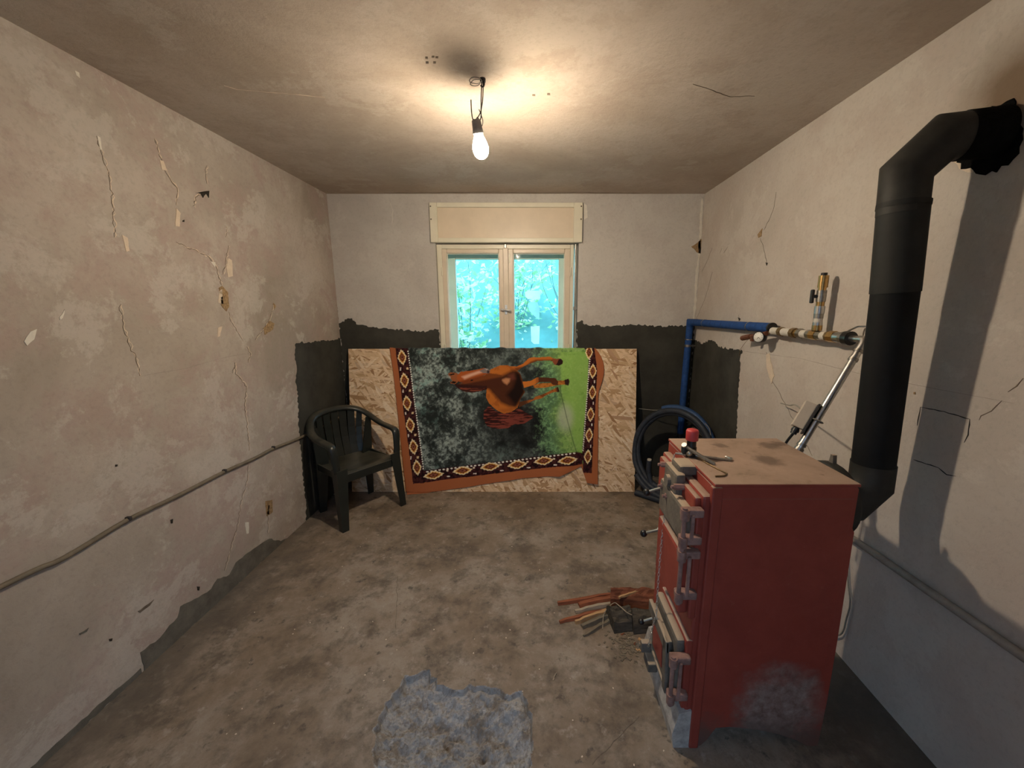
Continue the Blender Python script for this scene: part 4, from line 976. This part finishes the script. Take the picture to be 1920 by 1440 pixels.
d2 = door(1.165, 1.420, .545, .775, 'cast_red'); hinge(d2, 1.135, .640, .790)
ball_handle(d2, (.498, 1.410, .716), (.436, 1.440, .678), .0145)
d3 = door(1.165, 1.410, .175, .440, 'cast_grey', .490, .522); hinge(d3, 1.135, .235, .385)
ball_handle(d3, (.500, 1.400, .325), (.438, 1.410, .292), .0135)
# air flap on the lower door, held ajar by the chain
hg = Matrix.Translation((.490, 0, .200)) @ Matrix.Rotation(math.radians(-2), 4, 'Y')
flap = mk('air_flap', MB().box((-.012, 1.195, .0), (.004, 1.385, .205), mat=hg, bev=0.004), 'cast_grey', d3)
mk('flap_frame', MB().box((-.024, 1.183, .165), (-.008, 1.397, .215), mat=hg, bev=0.005).box((-.024, 1.183, -.005), (-.010, 1.215, .215), mat=hg, bev=0.004), 'cast_grey', flap)
mk('flap_inset', MB().box((-.016, 1.250, .035), (-.010, 1.360, .150), mat=hg, bev=0.003), 'cast_red', flap)
mk('flap_pivot', MB().cyl((.476, 1.185, .200), (.476, 1.40, .200), .006, 10).box((.430, 1.36, .19), (.470, 1.385, .235), bev=0.004), 'cast_grey', d3)
# ash sill at the foot of the front
mk('ash_sill', MB().prism([(.560, 1.148, 0), (.560, 1.148, .165), (.512, 1.148, .150), (.492, 1.148, .06), (.500, 1.148, 0)], (0, .39, 0)), 'limed', bo_)
mk('ash_lever', MB().tube([(.50, 1.40, .16), (.462, 1.395, .185), (.425, 1.385, .205)], .008, 8).box((.452, 1.33, .125), (.492, 1.40, .165), bev=0.006), 'cast_grey', bo_)
# regulator
RG = Vector((.580, 1.39, 1.026))
rg = mk('thermostat_regulator', MB().cyl(RG, RG+Vector((0, 0, .040)), .019, 16).cyl(RG+Vector((0, 0, .040)), RG+Vector((0, 0, .072)), .0165, 16).box(RG+Vector((-.034, -.012, .012)), RG+Vector((-.006, .012, .040)), bev=0.004), 'black', bo_)
mk('red_cap', MB().lathe([(.0215, .066), (.0225, .068), (.0225, .100), (.020, .106), (1e-5, .1065)], RG, n=24), 'red', rg, label='red plastic dial cap')
mk('lever_socket', MB().cyl(RG+Vector((-.030, -.006, .050)), RG+Vector((-.018, .004, .030)), .010, 10).sphere(RG+Vector((-.012, -.016, .020)), .012), 'steel', rg)
mk('lever_tube', MB().tube([RG+Vector((-.022, -.004, .042)), RG+Vector((.020, -.055, .020)), RG+Vector((.052, -.085, .006))], .0068, 10), 'steel', rg)
CE = at_z(1268, 844, 1.040); CE = Vector((.532, 1.415, 1.030))
e2 = at_z(1344, 861, 1.036)
mk('lever_rod', MB().tube([CE, CE+Vector((.05, -.03, .004)), Vector((.700, 1.335, 1.036)), Vector((.712, 1.350, 1.035)), Vector((.700, 1.368, 1.034))], .0045, 8), 'galv', rg)
mk('bent_wire', MB().tube([at_z(*q_, 1.033) for q_ in ((1290, 846), (1308, 859), (1345, 879), (1363, 888), (1358, 892), (1341, 893))], .0026, 6), 'brass_old', bo_)
# chain from the lever to the flap
A = CE+Vector((-.004, 0, -.004)); Bp = hg @ Vector((-.026, 1.29, .212))
mbc = MB(); nl = 46
for k in range(nl):
    t = (k+.5)/nl; c = A.lerp(Bp, t)+Vector((-.012*math.sin(PI*t), 0, 0)); d = (Bp-A).normalized(); L = (Bp-A).length/nl*0.62
    sd = Vector((1, 0, 0)) if k % 2 else Vector((0, 1, 0))
    sd = (sd-d*sd.dot(d)).normalized()
    ring = [c+d*L*math.cos(a)+sd*.0038*math.sin(a) for a in [2*PI*i/8 for i in range(8)]]
    mbc.tube(ring, .0011, 5, closed=True)
mk('chain', mbc, 'galv', bo_, kind='stuff')
mbc = MB(); A2 = Bp+Vector((-.002, .01, -.002)); B2 = Vector((.452, 1.345, .235)); nl2 = 16
for k in range(nl2):
    t = (k+.5)/nl2; c = A2.lerp(B2, t); d = (B2-A2).normalized(); L = (B2-A2).length/nl2*0.62
    sd = Vector((1, 0, 0)) if k % 2 else Vector((0, 1, 0)); sd = (sd-d*sd.dot(d)).normalized()
    mbc.tube([c+d*L*math.cos(a)+sd*.0038*math.sin(a) for a in [2*PI*i/8 for i in range(8)]], .0011, 5, closed=True)
mk('chain', mbc, 'galv', bo_, kind='stuff')
# rear connections seen over the far edge of the top
mk('rear_fin', MB().prism([(1.060, 1.345, .985), (1.060, 1.312, .985), (1.060, 1.322, 1.058), (1.060, 1.334, 1.058)], (.014, 0, 0)), 'cast_grey', bo_)
mk('flue_flange', MB().lathe([(.085, 0), (.132, .004), (.134, .012), (.134, .040), (.128, .050), (.100, .056), (.088, .058)], (1.034, 1.322, .895), (1, 0, 0), 32), 'flue_elbow', bo_)

# ------------------------------------------------------------------ flue pipe
fl_ = thing('flue_pipe', (1.236, 1.357, .76), 'thick black stove pipe rising from the boiler and bending into the right wall', 'stove pipe')
R0 = .0645
pA = Vector((1.085, 1.340, .862)); pB = Vector((1.172, 1.352, .862)); pC = Vector((1.243, 1.357, .935))
pD = Vector((1.240, 1.357, 1.015)); pE = Vector((1.211, 1.357, 1.63)); pF = Vector((1.190, 1.357, 1.905)); pF2 = Vector((1.182, 1.357, 1.998)); pG = Vector((1.262, 1.334, 2.090)); pH = Vector((1.3965, 1.301, 2.094))
mk('lower_elbow', MB().tube([pA, pB, pC, pD], R0+.003, 32), 'flue_elbow', fl_)
mk('lower_pipe', MB().tube([pD-Vector((0, 0, .02)), pE], R0, 32), 'flue_low', fl_)
mk('upper_pipe', MB().tube([pE-Vector((0, 0, .005)), pF], R0+.0025, 32), 'flue', fl_)
mk('upper_elbow', MB().tube([pF-Vector((0, 0, .03)), pF2, pG, pG.lerp(pH, .35)], R0+.002, 32), 'flue_elbow', fl_)
mk('wall_stub', MB().tube([pG.lerp(pH, .30), pH], R0+.004, 32), 'soot', fl_)
mk('seam_band', MB().tube([pF-Vector((0, 0, .012)), pF+Vector((0, 0, .004))], R0+.0045, 32), 'flue', fl_)

# ------------------------------------------------------------------ water pipes on the right wall
bp = thing('blue_water_pipe', (1.345, 3.40, 0.6), 'blue foam-wrapped water pipe running up the corner and along the right wall', 'pipe')
XP_ = 1.352
yE = at_x(1447, 615, XP_).y
mk('riser', MB().tube([(1.318, 3.425, 0.45), (1.322, 3.422, 1.0), (1.330, 3.418, 1.452)], .028, 14), 'blue', bp)
mk('corner_elbow', MB().tube([(1.330, 3.418, 1.40), (1.330, 3.418, 1.452), (XP_, 3.33, 1.453)], .0295, 14), 'blue', bp)
mk('horizontal_run', MB().tube([(1.340, 3.37, 1.453), (XP_, 2.60, 1.458), (XP_, yE, 1.462)], .028, 14), 'blue', bp)
for p0, p1 in (((XP_, 2.498, 1.4585), (XP_, 2.506, 1.4585)), ((1.344, 3.15, 1.4545), (1.344, 3.156, 1.4545)), ((1.327, 3.4195, 1.30), (1.3272, 3.4195, 1.308))):
    mk('pipe_clip', MB().cyl(p0, p1, .0305, 14), 'steel', bp)
mk('pipe_bracket', MB().box((1.33, 3.405, 1.245), (1.395, 3.415, 1.255)).cyl((1.3255, 3.42, 1.24), (1.3255, 3.42, 1.26), .031), 'steel', bp)
mk('end_ring', MB().cyl((XP_, yE-.008, 1.462), (XP_, yE+.006, 1.462), .030, 14), 'black', bp)
mk('riser_foot', MB().cyl((1.318, 3.425, 0.0), (1.318, 3.425, 0.46), .022, 12), 'hose', bp)

mf = thing('brass_manifold', (1.338, 1.95, 1.40), 'row of brass fittings with gauge and white pipe stubs on the right wall', 'manifold')
def mx(px, py=632, X=1.335): return at_x(px, py, X).y
ZM = 1.447; XM = 1.336
seq = [(1447, 1461, .020, 'ppr'), (1461, 1467, .025, 'brass_old'), (1467, 1484, .0205, 'ppr'), (1484, 1491, .026, 'brass_old'), (1491, 1497, .021, 'brass'), (1497, 1503, .025, 'steel'), (1503, 1514, .020, 'ppr'), (1514, 1521, .0225, 'steel'), (1521, 1532, .024, 'brass'),
       (1532, 1541, .0215, 'steel'), (1541, 1551, .020, 'ppr'), (1551, 1556, .024, 'brass_old'), (1556, 1567, .026, 'brass'), (1567, 1579, .023, 'galv'), (1579, 1586, .027, 'steel'), (1586, 1596, .030, 'black'), (1596, 1617, .0135, 'galv')]
nmz = {'ppr': 'white_pipe_stub', 'brass_old': 'union_nut', 'brass': 'brass_fitting', 'steel': 'steel_collar', 'galv': 'steel_nipple', 'black': 'rubber_clamp'}
for a, c, r, mt in seq:
    hexn = 8 if mt in ('brass', 'brass_old', 'steel') else 16
    mk(nmz[mt], MB().cyl((XM, mx(a), ZM), (XM, mx(c), ZM), r, hexn, smooth=hexn > 10), mt, mf)
yV = mx(1529)
zc = ZM+.020
vz = lambda py: at_x(1533, py, XM).z
stack = [(620, 610, .0215, 'brass'), (610, 604, .020, 'galv'), (604, 597, .0185, 'ppr'), (597, 588, .020, 'steel'), (588, 574, .0215, 'galv'), (574, 566, .0175, 'brass'), (566, 545, .0205, 'steel'), (545, 540, .0165, 'brass'), (540, 518, .0210, 'brass'), (518, 513, .013, 'black')]
for a, c, r, mt in stack:
    hexn = 8 if mt == 'brass' and r > .02 else 16
    mk({'black': 'black_cap', 'ppr': 'white_pipe_stub', 'galv': 'steel_nipple', 'steel': 'steel_collar', 'brass': 'brass_fitting'}[mt], MB().cyl((XM, yV, vz(a)), (XM, yV, vz(c)), r, hexn, smooth=True), mt, mf)
zh = vz(556)
wh = mk('valve_stem', MB().cyl((XM-.015, yV+.0, zh), (XM-.034, yV+.010, zh), .008, 10), 'black', mf)
mk('wing_handle', MB().box((XM-.042, yV+.002, zh-.032), (XM-.028, yV+.020, zh+.032), bev=0.005), 'black', wh)
# pressure gauge facing the room, and the drain cock beside it
GC = at_x(1424, 632, 1.300)
gdir = Vector((-.86, -.50, .05)).normalized()
gg = mk('pressure_gauge', MB().lathe([(.024, -.030), (.0315, -.024), (.0325, .010), (.0300, .013), (.0285, .010), (1e-5, .010)], GC, gdir, 28), 'black', mf, label='round pressure gauge with a white face')
mk('gauge_dial', MB().lathe([(.0283, .0102), (.0280, .0112), (1e-5, .0113)], GC, gdir, 28), 'dial', gg)
qd = Vector((0, 0, 1)).rotation_difference(gdir)
ex = qd @ Vector((1, 0, 0)); ey = gdir.cross(ex).normalized()
ez = (Vector((0, 0, 1))-gdir*gdir.z).normalized(); er = ez.cross(gdir).normalized()
for a in (2.3, 3.6):
    dv = ez*math.cos(a)+er*math.sin(a); pb = GC+gdir*.0122
    mk('gauge_needle', MB().tube([pb-dv*(-.002), pb+dv*.017], [.0014, .0006], 6), 'line_dark', gg)
tk = MB()
for k in range(9):
    a = -2.2+4.4*k/8; dv = ez*math.cos(a)+er*math.sin(a); pb = GC+gdir*.0119; tk.tube([pb+dv*.020, pb+dv*.0245], .0008, 4)
mk('gauge_ticks', tk, 'line_dark', gg)
mk('gauge_stem', MB().tube([GC-gdir*.010, GC-gdir*.028, Vector((XM, mx(1446), ZM-.004))], .0105, 10), 'brass_old', mf)
dA = Vector((1.318, mx(1443), ZM-.014)); dB = at_x(1392, 634, 1.318)
mk('drain_cock', MB().cyl(dA, dA.lerp(dB, .62), .0125, 12).cyl(dA.lerp(dB, .62), dB, .0165, 8, smooth=False).box(dA.lerp(dB, .55)+Vector((-.010, -.012, -.032)), dA.lerp(dB, .55)+Vector((.010, .012, -.008)), bev=0.003), 'copper_old', mf)
mk('drain_wire', MB().tube(smooth_path([dA.lerp(dB, .7)+Vector((0, 0, -.01)), at_x(1396, 644, 1.37), at_x(1388, 656, 1.39), at_x(1386, 668, 1.394)], 5), .0014, 6), 'brass_old', mf)
for k, px in enumerate((1416, 1421, 1428, 1438)):
    p = at_x(px, 611-(k % 2), 1.388); mk('wall_screw', MB().cyl(p+Vector((.006, 0, 0)), p+Vector((-.012, 0, .002)), .005, 8), 'wire', mf)
mk('anchor_tab', MB().tube([(XM, mx(1588), ZM+.03), (1.37, mx(1590), ZM+.05), (1.392, mx(1600), ZM+.052)], .004, 6), 'galv', mf)

sp_ = thing('steel_feed_pipe', (1.20, 1.58, .97), 'shiny galvanised pipe slanting from the manifold down to the boiler', 'pipe')
s0 = Vector((XM, mx(1612), ZM)); s1 = Vector((XM-.005, mx(1621, 640), ZM-.012)); s2 = at_x(1492, 852, 1.085)
s1b = s1.lerp(s2, .07)
mk('elbow', MB().tube(smooth_path([s0, Vector((XM, mx(1618), ZM+.001)), s1, s1b], 5), .0155, 12), 'galv', sp_)
mk('pipe_run', MB().tube([s1.lerp(s2, .05), s2], .0145, 14), 'galv', sp_)
for t in (.06, .135, .90, .94):
    mk('collar', MB().cyl(s1.lerp(s2, t), s1.lerp(s2, t+.022), .0178, 14), 'steel', sp_)
mk('lower_joint', MB().tube([s2, s2.lerp(Vector((1.03, 1.50, .95)), .6), Vector((1.033, 1.50, .95))], .0165, 12), 'galv', sp_)

tb = thing('thermostat_box', s1.lerp(s2, .78), 'beige pipe thermostat box strapped to the slanting steel pipe', 'thermostat')
d = (s2-s1).normalized(); lf = Vector((-1, 0.55, 0)); lf = (lf-d*lf.dot(d)).normalized(); nn = d.cross(lf).normalized()
c0 = s1.lerp(s2, .70)+lf*.040
Mx = Matrix((( d.x, lf.x, nn.x, c0.x), (d.y, lf.y, nn.y, c0.y), (d.z, lf.z, nn.z, c0.z), (0, 0, 0, 1)))
mk('housing', MB().box((-.062, -.016, -.022), (.055, .030, .022), mat=Mx, bev=0.004), 'beige', tb)
mk('base_plate', MB().box((-.070, -.024, -.020), (.070, -.016, .020), mat=Mx, bev=0.002), 'wire', tb)
mk('cable_gland', MB().cyl(Mx @ Vector((.055, .006, 0)), Mx @ Vector((.085, .006, 0)), .012, 10).cyl(Mx @ Vector((.062, .006, 0)), Mx @ Vector((.074, .006, 0)), .015, 8), 'black', tb)
g0 = Mx @ Vector((.085, .006, 0))
mk('black_cable', MB().tube(smooth_path([g0, g0+Vector((-.02, .01, -.05)), g0+Vector((-.028, .012, -.12)), g0+Vector((-.03, .012, -.2))], 5), .0055, 8), 'black', tb)
ctr = s1.lerp(s2, .69)
ring = [ctr+(lf*math.cos(a)*.024+nn*math.sin(a)*.021) for a in [2*PI*k/18 for k in range(18)]]
mk('cable_tie', MB().tube(ring, .0032, 6, closed=True).tube(smooth_path([ctr+lf*.03+nn*.018, ctr+lf*.06+nn*.02+Vector((0, .03, .03)), at_x(1480, 760, 1.33), at_x(1464, 756, 1.36)], 5), .0028, 6), 'wire_grey', tb)

# ------------------------------------------------------------------ hose coil
hc = thing('hose_coil', (1.13, 3.0, 0), 'coil of dark blue corrugated hose leaning in the far right corner', 'hose')
HA = Vector((.70, -.714, 0)); HV = Vector((.17, .17, .97)).normalized()
def hose_loop(C, rx, rz, a0, a1, dr=0, n=60, shift=Vector((0, 0, 0))):
    out = []
    for k in range(n+1):
        t = k/n; a = a0+(a1-a0)*t; r = 1+dr*t
        out.append(C+HA*(rx*r*math.cos(a))+HV*(rz*r*math.sin(a))+shift*t)
    return out
HC = Vector((1.085, 3.025, .405))
mk('hose_loops', MB().tube(hose_loop(HC, .345, .365, -2.4, -2.4+2*PI*2.15, -.13, 150, Vector((.03, .035, 0))), .0245, 12), 'hose', hc)
mk('blue_loop', MB().tube(hose_loop(HC+Vector((.02, .03, -.005)), .345, .372, -.55, 2.0, 0, 60, Vector((.02, .02, 0))), .0255, 12), 'hose_blue', hc)
mk('hose_tail', MB().tube(smooth_path([(.85, 3.105, .026), (.93, 3.04, .026), (1.05, 2.93, .026), (1.18, 2.80, .026), (1.27, 2.70, .03)], 6), .0255, 12), 'hose', hc)
mk('hose_end', MB().tube(smooth_path([(1.10, 2.93, .06), (.99, 3.07, .10), (.955, 3.11, .20), (.957, 3.12, .31)], 6), .021, 12), 'hose', hc)
mk('end_plug', MB().cyl((.957, 3.12, .308), (.957, 3.12, .322), .018, 12), 'ppr', hc)
mk('string_tie', MB().tube(smooth_path([at_y(1198, 766, 3.40), at_y(1225, 769, 3.33), at_y(1262, 769, 3.25), at_y(1300, 776, 3.1), at_y(1320, 792, 2.95), at_y(1331, 806, 2.88), at_y(1332, 828, 2.86)], 5), .003, 6), 'wire_grey', hc)

# ------------------------------------------------------------------ cables and conduits
cb = thing('left_wall_cable', (XL+.01, 2.0, .64), 'dusty brown cable clipped along the left wall', 'cable')
pc = [Vector((XL+.009, -.8, .70)), Vector((XL+.009, .3, .70))]+[at_x(px, py, XL+.009) for px, py in ((0, 1101), (120, 1046), (237, 976), (330, 931), (418, 886), (480, 858), (510, 842), (548, 827), (579, 813))]+[Vector((XL+.009, 3.0, .635)), Vector((XL+.009, 3.42, .63))]
mk('cable_run', MB().tube(smooth_path(pc, 5), .0095, 8), 'cable', cb)
for px, py in ((237, 974), (418, 884), (510, 840)):
    p = at_x(px, py, XL); mk('cable_clip', MB().box(p+Vector((0, -.007, -.006)), p+Vector((.020, .007, .013)), bev=0.003), 'wire', cb)
gp = thing('grey_conduit', (XR-.02, 1.2, .58), 'grey conduit pipe running along the lower right wall', 'conduit')
yy0 = at_x(1602, 1012, XR-.02); yy1 = at_x(1920, 1232, XR-.02)
dgp = (yy1-yy0)/(yy1.y-yy0.y)
mk('conduit_run', MB().tube([yy0+dgp*(3.3-yy0.y), yy0, yy1, yy1+dgp*(-.9-yy1.y)], .014, 12), 'grey_pipe', gp)
for yq in (.45, 1.62, 2.4): 
    p = yy0+dgp*(yq-yy0.y); mk('conduit_clip', MB().box(p+Vector((-.006, -.010, -.020)), p+Vector((.0195, .010, .020)), bev=0.004), 'grey_pipe', gp)
wl_ = thing('hanging_wire', (XR-.01, 1.58, 0), 'thin grey wire hanging down the right wall behind the boiler', 'wire')
mk('wire_strand', MB().tube(smooth_path([at_x(1586, 1000, XR-.010), at_x(1590, 1090, XR-.010), at_x(1594, 1130, XR-.010), at_x(1587, 1160, XR-.010), at_x(1575, 1190, XR-.012), Vector((XR-.02, 1.64, .01))], 6), .0035, 6), 'wire_grey', wl_)

# ------------------------------------------------------------------ firewood
def splint(name, p0, p1, w0, w1, h, mat, label, z0=0.002, z1=0.002, group='kindling sticks by the boiler', rnd=1):
    p0 = Vector((p0.x, p0.y, z0)); p1 = Vector((p1.x, p1.y, z1)); d = (p1-p0); L = d.length; dn = d.normalized(); side = Vector((-dn.y, dn.x, 0)).normalized()
    rr = random.Random(rnd); mb = MB(); n = 9; secs = []
    for i in range(n):
        t = i/(n-1); ww = (w0+(w1-w0)*t)/2*rr.uniform(.85, 1.12); hh = h*(0.55+0.45*math.sin(PI*min(.97, max(.06, t))))*rr.uniform(.85, 1.1)
        c = p0+d*t+side*rr.uniform(-.003, .003)
        secs.append([c-side*ww, c+side*ww, c+side*ww*.8+Vector((0, 0, hh*rr.uniform(.8, 1))), c-side*ww*.6+Vector((0, 0, hh))])
    vs = [v for s_ in secs for v in s_]; fs = []
    for i in range(n-1):
        for e in range(4): fs.append((i*4+e, (i+1)*4+e, (i+1)*4+(e+1) % 4, i*4+(e+1) % 4))
    fs += [(0, 1, 2, 3), (4*n-1, 4*n-2, 4*n-3, 4*n-4)]
    fs = [tuple(reversed(f)) for f in fs]
    # own frame: x along the stick, so the grain runs with it
    ang = math.atan2(dn.y, dn.x); R = Matrix.Rotation(-ang, 4, 'Z'); o = p0.copy(); o.z = 0
    me = bpy.data.meshes.new(name); me.from_pydata([R @ (v-o) for v in vs], [], fs); me.materials.append(MAT[mat])
    ob = bpy.data.objects.new(name, me); COL.objects.link(ob); ob.location = o; ob.rotation_euler = (0, 0, ang); tag(ob, label, 'stick', group); return ob
Zf = at_z
splint('kindling_stick', Zf(1046, 1134), Zf(1196, 1112), .024, .030, .022, 'w_red', 'longest reddish kindling stick, at the far edge of the bundle', rnd=1)
splint('kindling_stick', Zf(1085, 1136), Zf(1168, 1120), .030, .045, .020, 'w_red', 'short wide reddish stick beside the longest one', rnd=2)
splint('kindling_stick', Zf(1078, 1148), Zf(1165, 1131), .020, .026, .018, 'w_pale', 'pale weathered stick in the middle of the bundle', rnd=3)
splint('kindling_stick', Zf(1049, 1168), Zf(1142, 1146), .020, .030, .018, 'w_red', 'reddish stick lying between the pale stick and the tan one', rnd=4)
splint('kindling_stick', Zf(1079, 1170), Zf(1143, 1147), .016, .030, .024, 'w_tan', 'bright tan freshly split stick pointing at the dark log', rnd=5)
splint('kindling_stick', Zf(1091, 1177), Zf(1150, 1154), .026, .030, .020, 'w_grey', 'grey weathered stick under the tan one', rnd=6)
splint('kindling_stick', Zf(1094, 1194), Zf(1148, 1162), .012, .026, .014, 'w_grey', 'thin pointed grey stick nearest the camera', rnd=7)
splint('kindling_stick', Zf(1160, 1120, .06), Zf(1198, 1108, .06), .016, .012, .012, 'w_tan', 'tan splinter lying on the red bark log', z0=.056, z1=.056, rnd=8)
def log(name, pts, h, mat, label, seed):
    """split log: four-sided outline on the ground, grooved top"""
    P = [Vector(p) for p in pts]; n, m = 15, 10; g = []
    for i in range(n):
        t = i/(n-1); row = []
        a = P[0].lerp(P[1], t); c = P[3].lerp(P[2], t)
        for j in range(m+1):
            s_ = j/m
            q_ = a.lerp(c, s_); z = h*math.sin(PI*(0.06+0.88*s_))**0.55
            z *= 1+0.38*mnoise.noise(Vector((q_.x*9, q_.y*40, seed)))+0.22*mnoise.noise(Vector((q_.x*30, q_.y*70, seed)))
            row.append(Vector((q_.x+.006*mnoise.noise(Vector((s_*7, t*4, seed))), q_.y, max(.001, z*(0.0 if j in (0, m) else 1)))))
        g.append(row)
    mb = MB().grid(g, smooth=False); k = len(g[0])
    mb.add(g[0], [tuple(range(k))]); mb.add(g[-1], [tuple(range(k))[::-1]]); mb.add([g[0][0], g[-1][0], g[-1][-1], g[0][-1]], [(0, 1, 2, 3)])
    bmx = bmesh.new()
    o = mk(name, mb, mat, label=label, cat='log', group='firewood logs by the boiler'); bmx.from_mesh(o.data); bmesh.ops.remove_doubles(bmx, verts=bmx.verts, dist=1e-5); bmesh.ops.recalc_face_normals(bmx, faces=bmx.faces); bmx.to_mesh(o.data); bmx.free(); return o
log('split_log', [(.385, 1.655, 0), (.478, 1.668, 0), (.478, 1.80, 0), (.365, 1.79, 0)], .075, 'w_dark', 'dark charred split log beside the lower boiler door', 3)
log('split_log', [(.400, 1.835, 0), (.640, 1.800, 0), (.655, 1.930, 0), (.420, 1.940, 0)], .062, 'bark', 'reddish bark-covered log behind the dark split log', 9)
log('split_log', [(.48, 1.65, 0), (.625, 1.665, 0), (.625, 1.775, 0), (.482, 1.785, 0)], .066, 'w_dark', 'dark weathered log end tucked against the boiler', 14)
for k, (px, py, L, mt, lb) in enumerate(((1205, 1203, .045, 'w_tan', 'yellow wood chip nearest the ash lever'), (1199, 1221, .035, 'w_tan', 'yellow wood chip in front of the ash lever'), (1181, 1198, .022, 'w_pale', 'pale wood chip beside the dark log'), (1168, 1190, .020, 'w_red', 'small reddish wood chip at the log foot'), (1175, 1204, .016, 'w_pale', 'tiny pale chip among the bark crumbs'), (1190, 1208, .018, 'w_red', 'tiny reddish chip among the bark crumbs'))):
    p = Zf(px, py); a = -.6+.35*k
    splint('wood_chip', p-Vector((math.cos(a), math.sin(a), 0))*L/2, p+Vector((math.cos(a), math.sin(a), 0))*L/2, L*.35, L*.18, .006, mt, lb, group='wood chips on the floor', rnd=20+k)['category'] = 'wood chip'
p = Zf(1180, 1268-0); pa = Zf(1228, 1190)
splint('wood_chip', Zf(1036, 1276), Zf(1044, 1262), .006, .003, .004, 'w_pale', 'pale splinter lying alone on the open floor', group='wood chips on the floor', rnd=40)['category'] = 'wood chip'
mb = MB()
for k in range(170):
    x = random.gauss(.44, .045); y = random.gauss(1.585, .045)
    if x > .485: continue
    s_ = random.uniform(.0015, .005); a = random.uniform(0, PI); R = Matrix.Translation((x, y, 0.0)) @ Matrix.Rotation(a, 4, 'Z')
    mb.box((-s_*1.6, -s_, 0), (s_*1.6, s_, s_*.8), mat=R)
mk('bark_crumbs', mb, 'w_grey', label='scattered bark crumbs between the logs and the boiler foot', cat='debris', kind='stuff')
mb = MB()
for k in range(110):
    x = random.uniform(-1.5, .5); y = random.uniform(.9, 3.05); s_ = random.uniform(.0008, .0022)
    if inside_poly(np.array([x]), np.array([y]), po)[0]: continue
    mb.box((-s_*1.4, -s_, 0), (s_*1.4, s_, s_*.7), mat=Matrix.Translation((x, y, 0)) @ Matrix.Rotation(random.uniform(0, PI), 4, 'Z'))
mk('floor_grit', mb, 'chip_light', label='tiny pale plaster crumbs scattered over the concrete floor', cat='debris', kind='stuff')
tw = MB().tube(smooth_path([Zf(1130, 1180, .003), Zf(1133, 1150, .03), Zf(1150, 1131, .05), Zf(1160, 1135, .085), Zf(1175, 1148, .09), Zf(1185, 1153, .08)], 6), .0022, 5)
mk('twig', tw, 'w_pale', label='thin curved pale twig lying over the log ends', cat='twig')

# ------------------------------------------------------------------ garden seen through the window
def shrub(name, loc, label, nleaf, spread, h, seed, mats, leaf=(.03, .07), stems=9):
    rr = random.Random(seed); t = thing(name, loc, label, 'shrub', 'shrubs outside the window'); base = Vector(loc)
    sm = MB(); tips = []
    for k in range(stems):
        a = rr.uniform(0, 2*PI); r = spread*rr.uniform(.2, 1); tip = base+Vector((r*math.cos(a), r*.5*math.sin(a), h*rr.uniform(.6, 1.05)))
        mid = base.lerp(tip, .5)+Vector((rr.uniform(-.15, .15), rr.uniform(-.1, .1), .1)); pts = smooth_path([base+Vector((rr.uniform(-.1, .1), rr.uniform(-.1, .1), 0)), mid, tip], 5)
        sm.tube(pts, [.006-.004*i/(len(pts)-1) for i in range(len(pts))], 6); tips += pts
    mk('stems', sm, 'stem', t)
    for q_, mt in enumerate(mats):
        lm = MB()
        for k in range(nleaf//len(mats)):
            c = rr.choice(tips)+Vector((rr.gauss(0, .14), rr.gauss(0, .12), rr.gauss(0, .12)))
            L = rr.uniform(*leaf); ux = Vector((rr.uniform(-1, 1), rr.uniform(-1, 1), rr.uniform(-.8, .4))).normalized(); uy = ux.cross(Vector((rr.uniform(-1, 1), rr.uniform(-1, 1), rr.uniform(-1, 1)))).normalized()
            nn_ = ux.cross(uy)*L*.12
            lm.add([c-ux*L, c-ux*L*.2+uy*L*.45+nn_, c+ux*L, c-ux*L*.2-uy*L*.45+nn_, c-ux*L*.2], [(0, 4, 1), (4, 2, 1), (0, 3, 4), (4, 3, 2)])
        mk('leaves', lm, mt, t, kind='stuff')
    return t
shrub('leafy_shrub', (-.95, 4.9, .75), 'bright leafy shrub seen through the left window casement', 1500, .75, 1.75, 5, ('leaf', 'leaf_pale'))
shrub('leafy_shrub', (-.30, 5.6, 1.2), 'looser leafy shrub behind the meeting bars of the window', 700, .8, 1.5, 8, ('leaf', 'leaf_pale'))
shrub('leafy_shrub', (.55, 5.3, 1.1), 'sparse pale-leaved shrub seen through the right window casement', 320, .7, 1.6, 12, ('leaf_pale', 'leaf'))
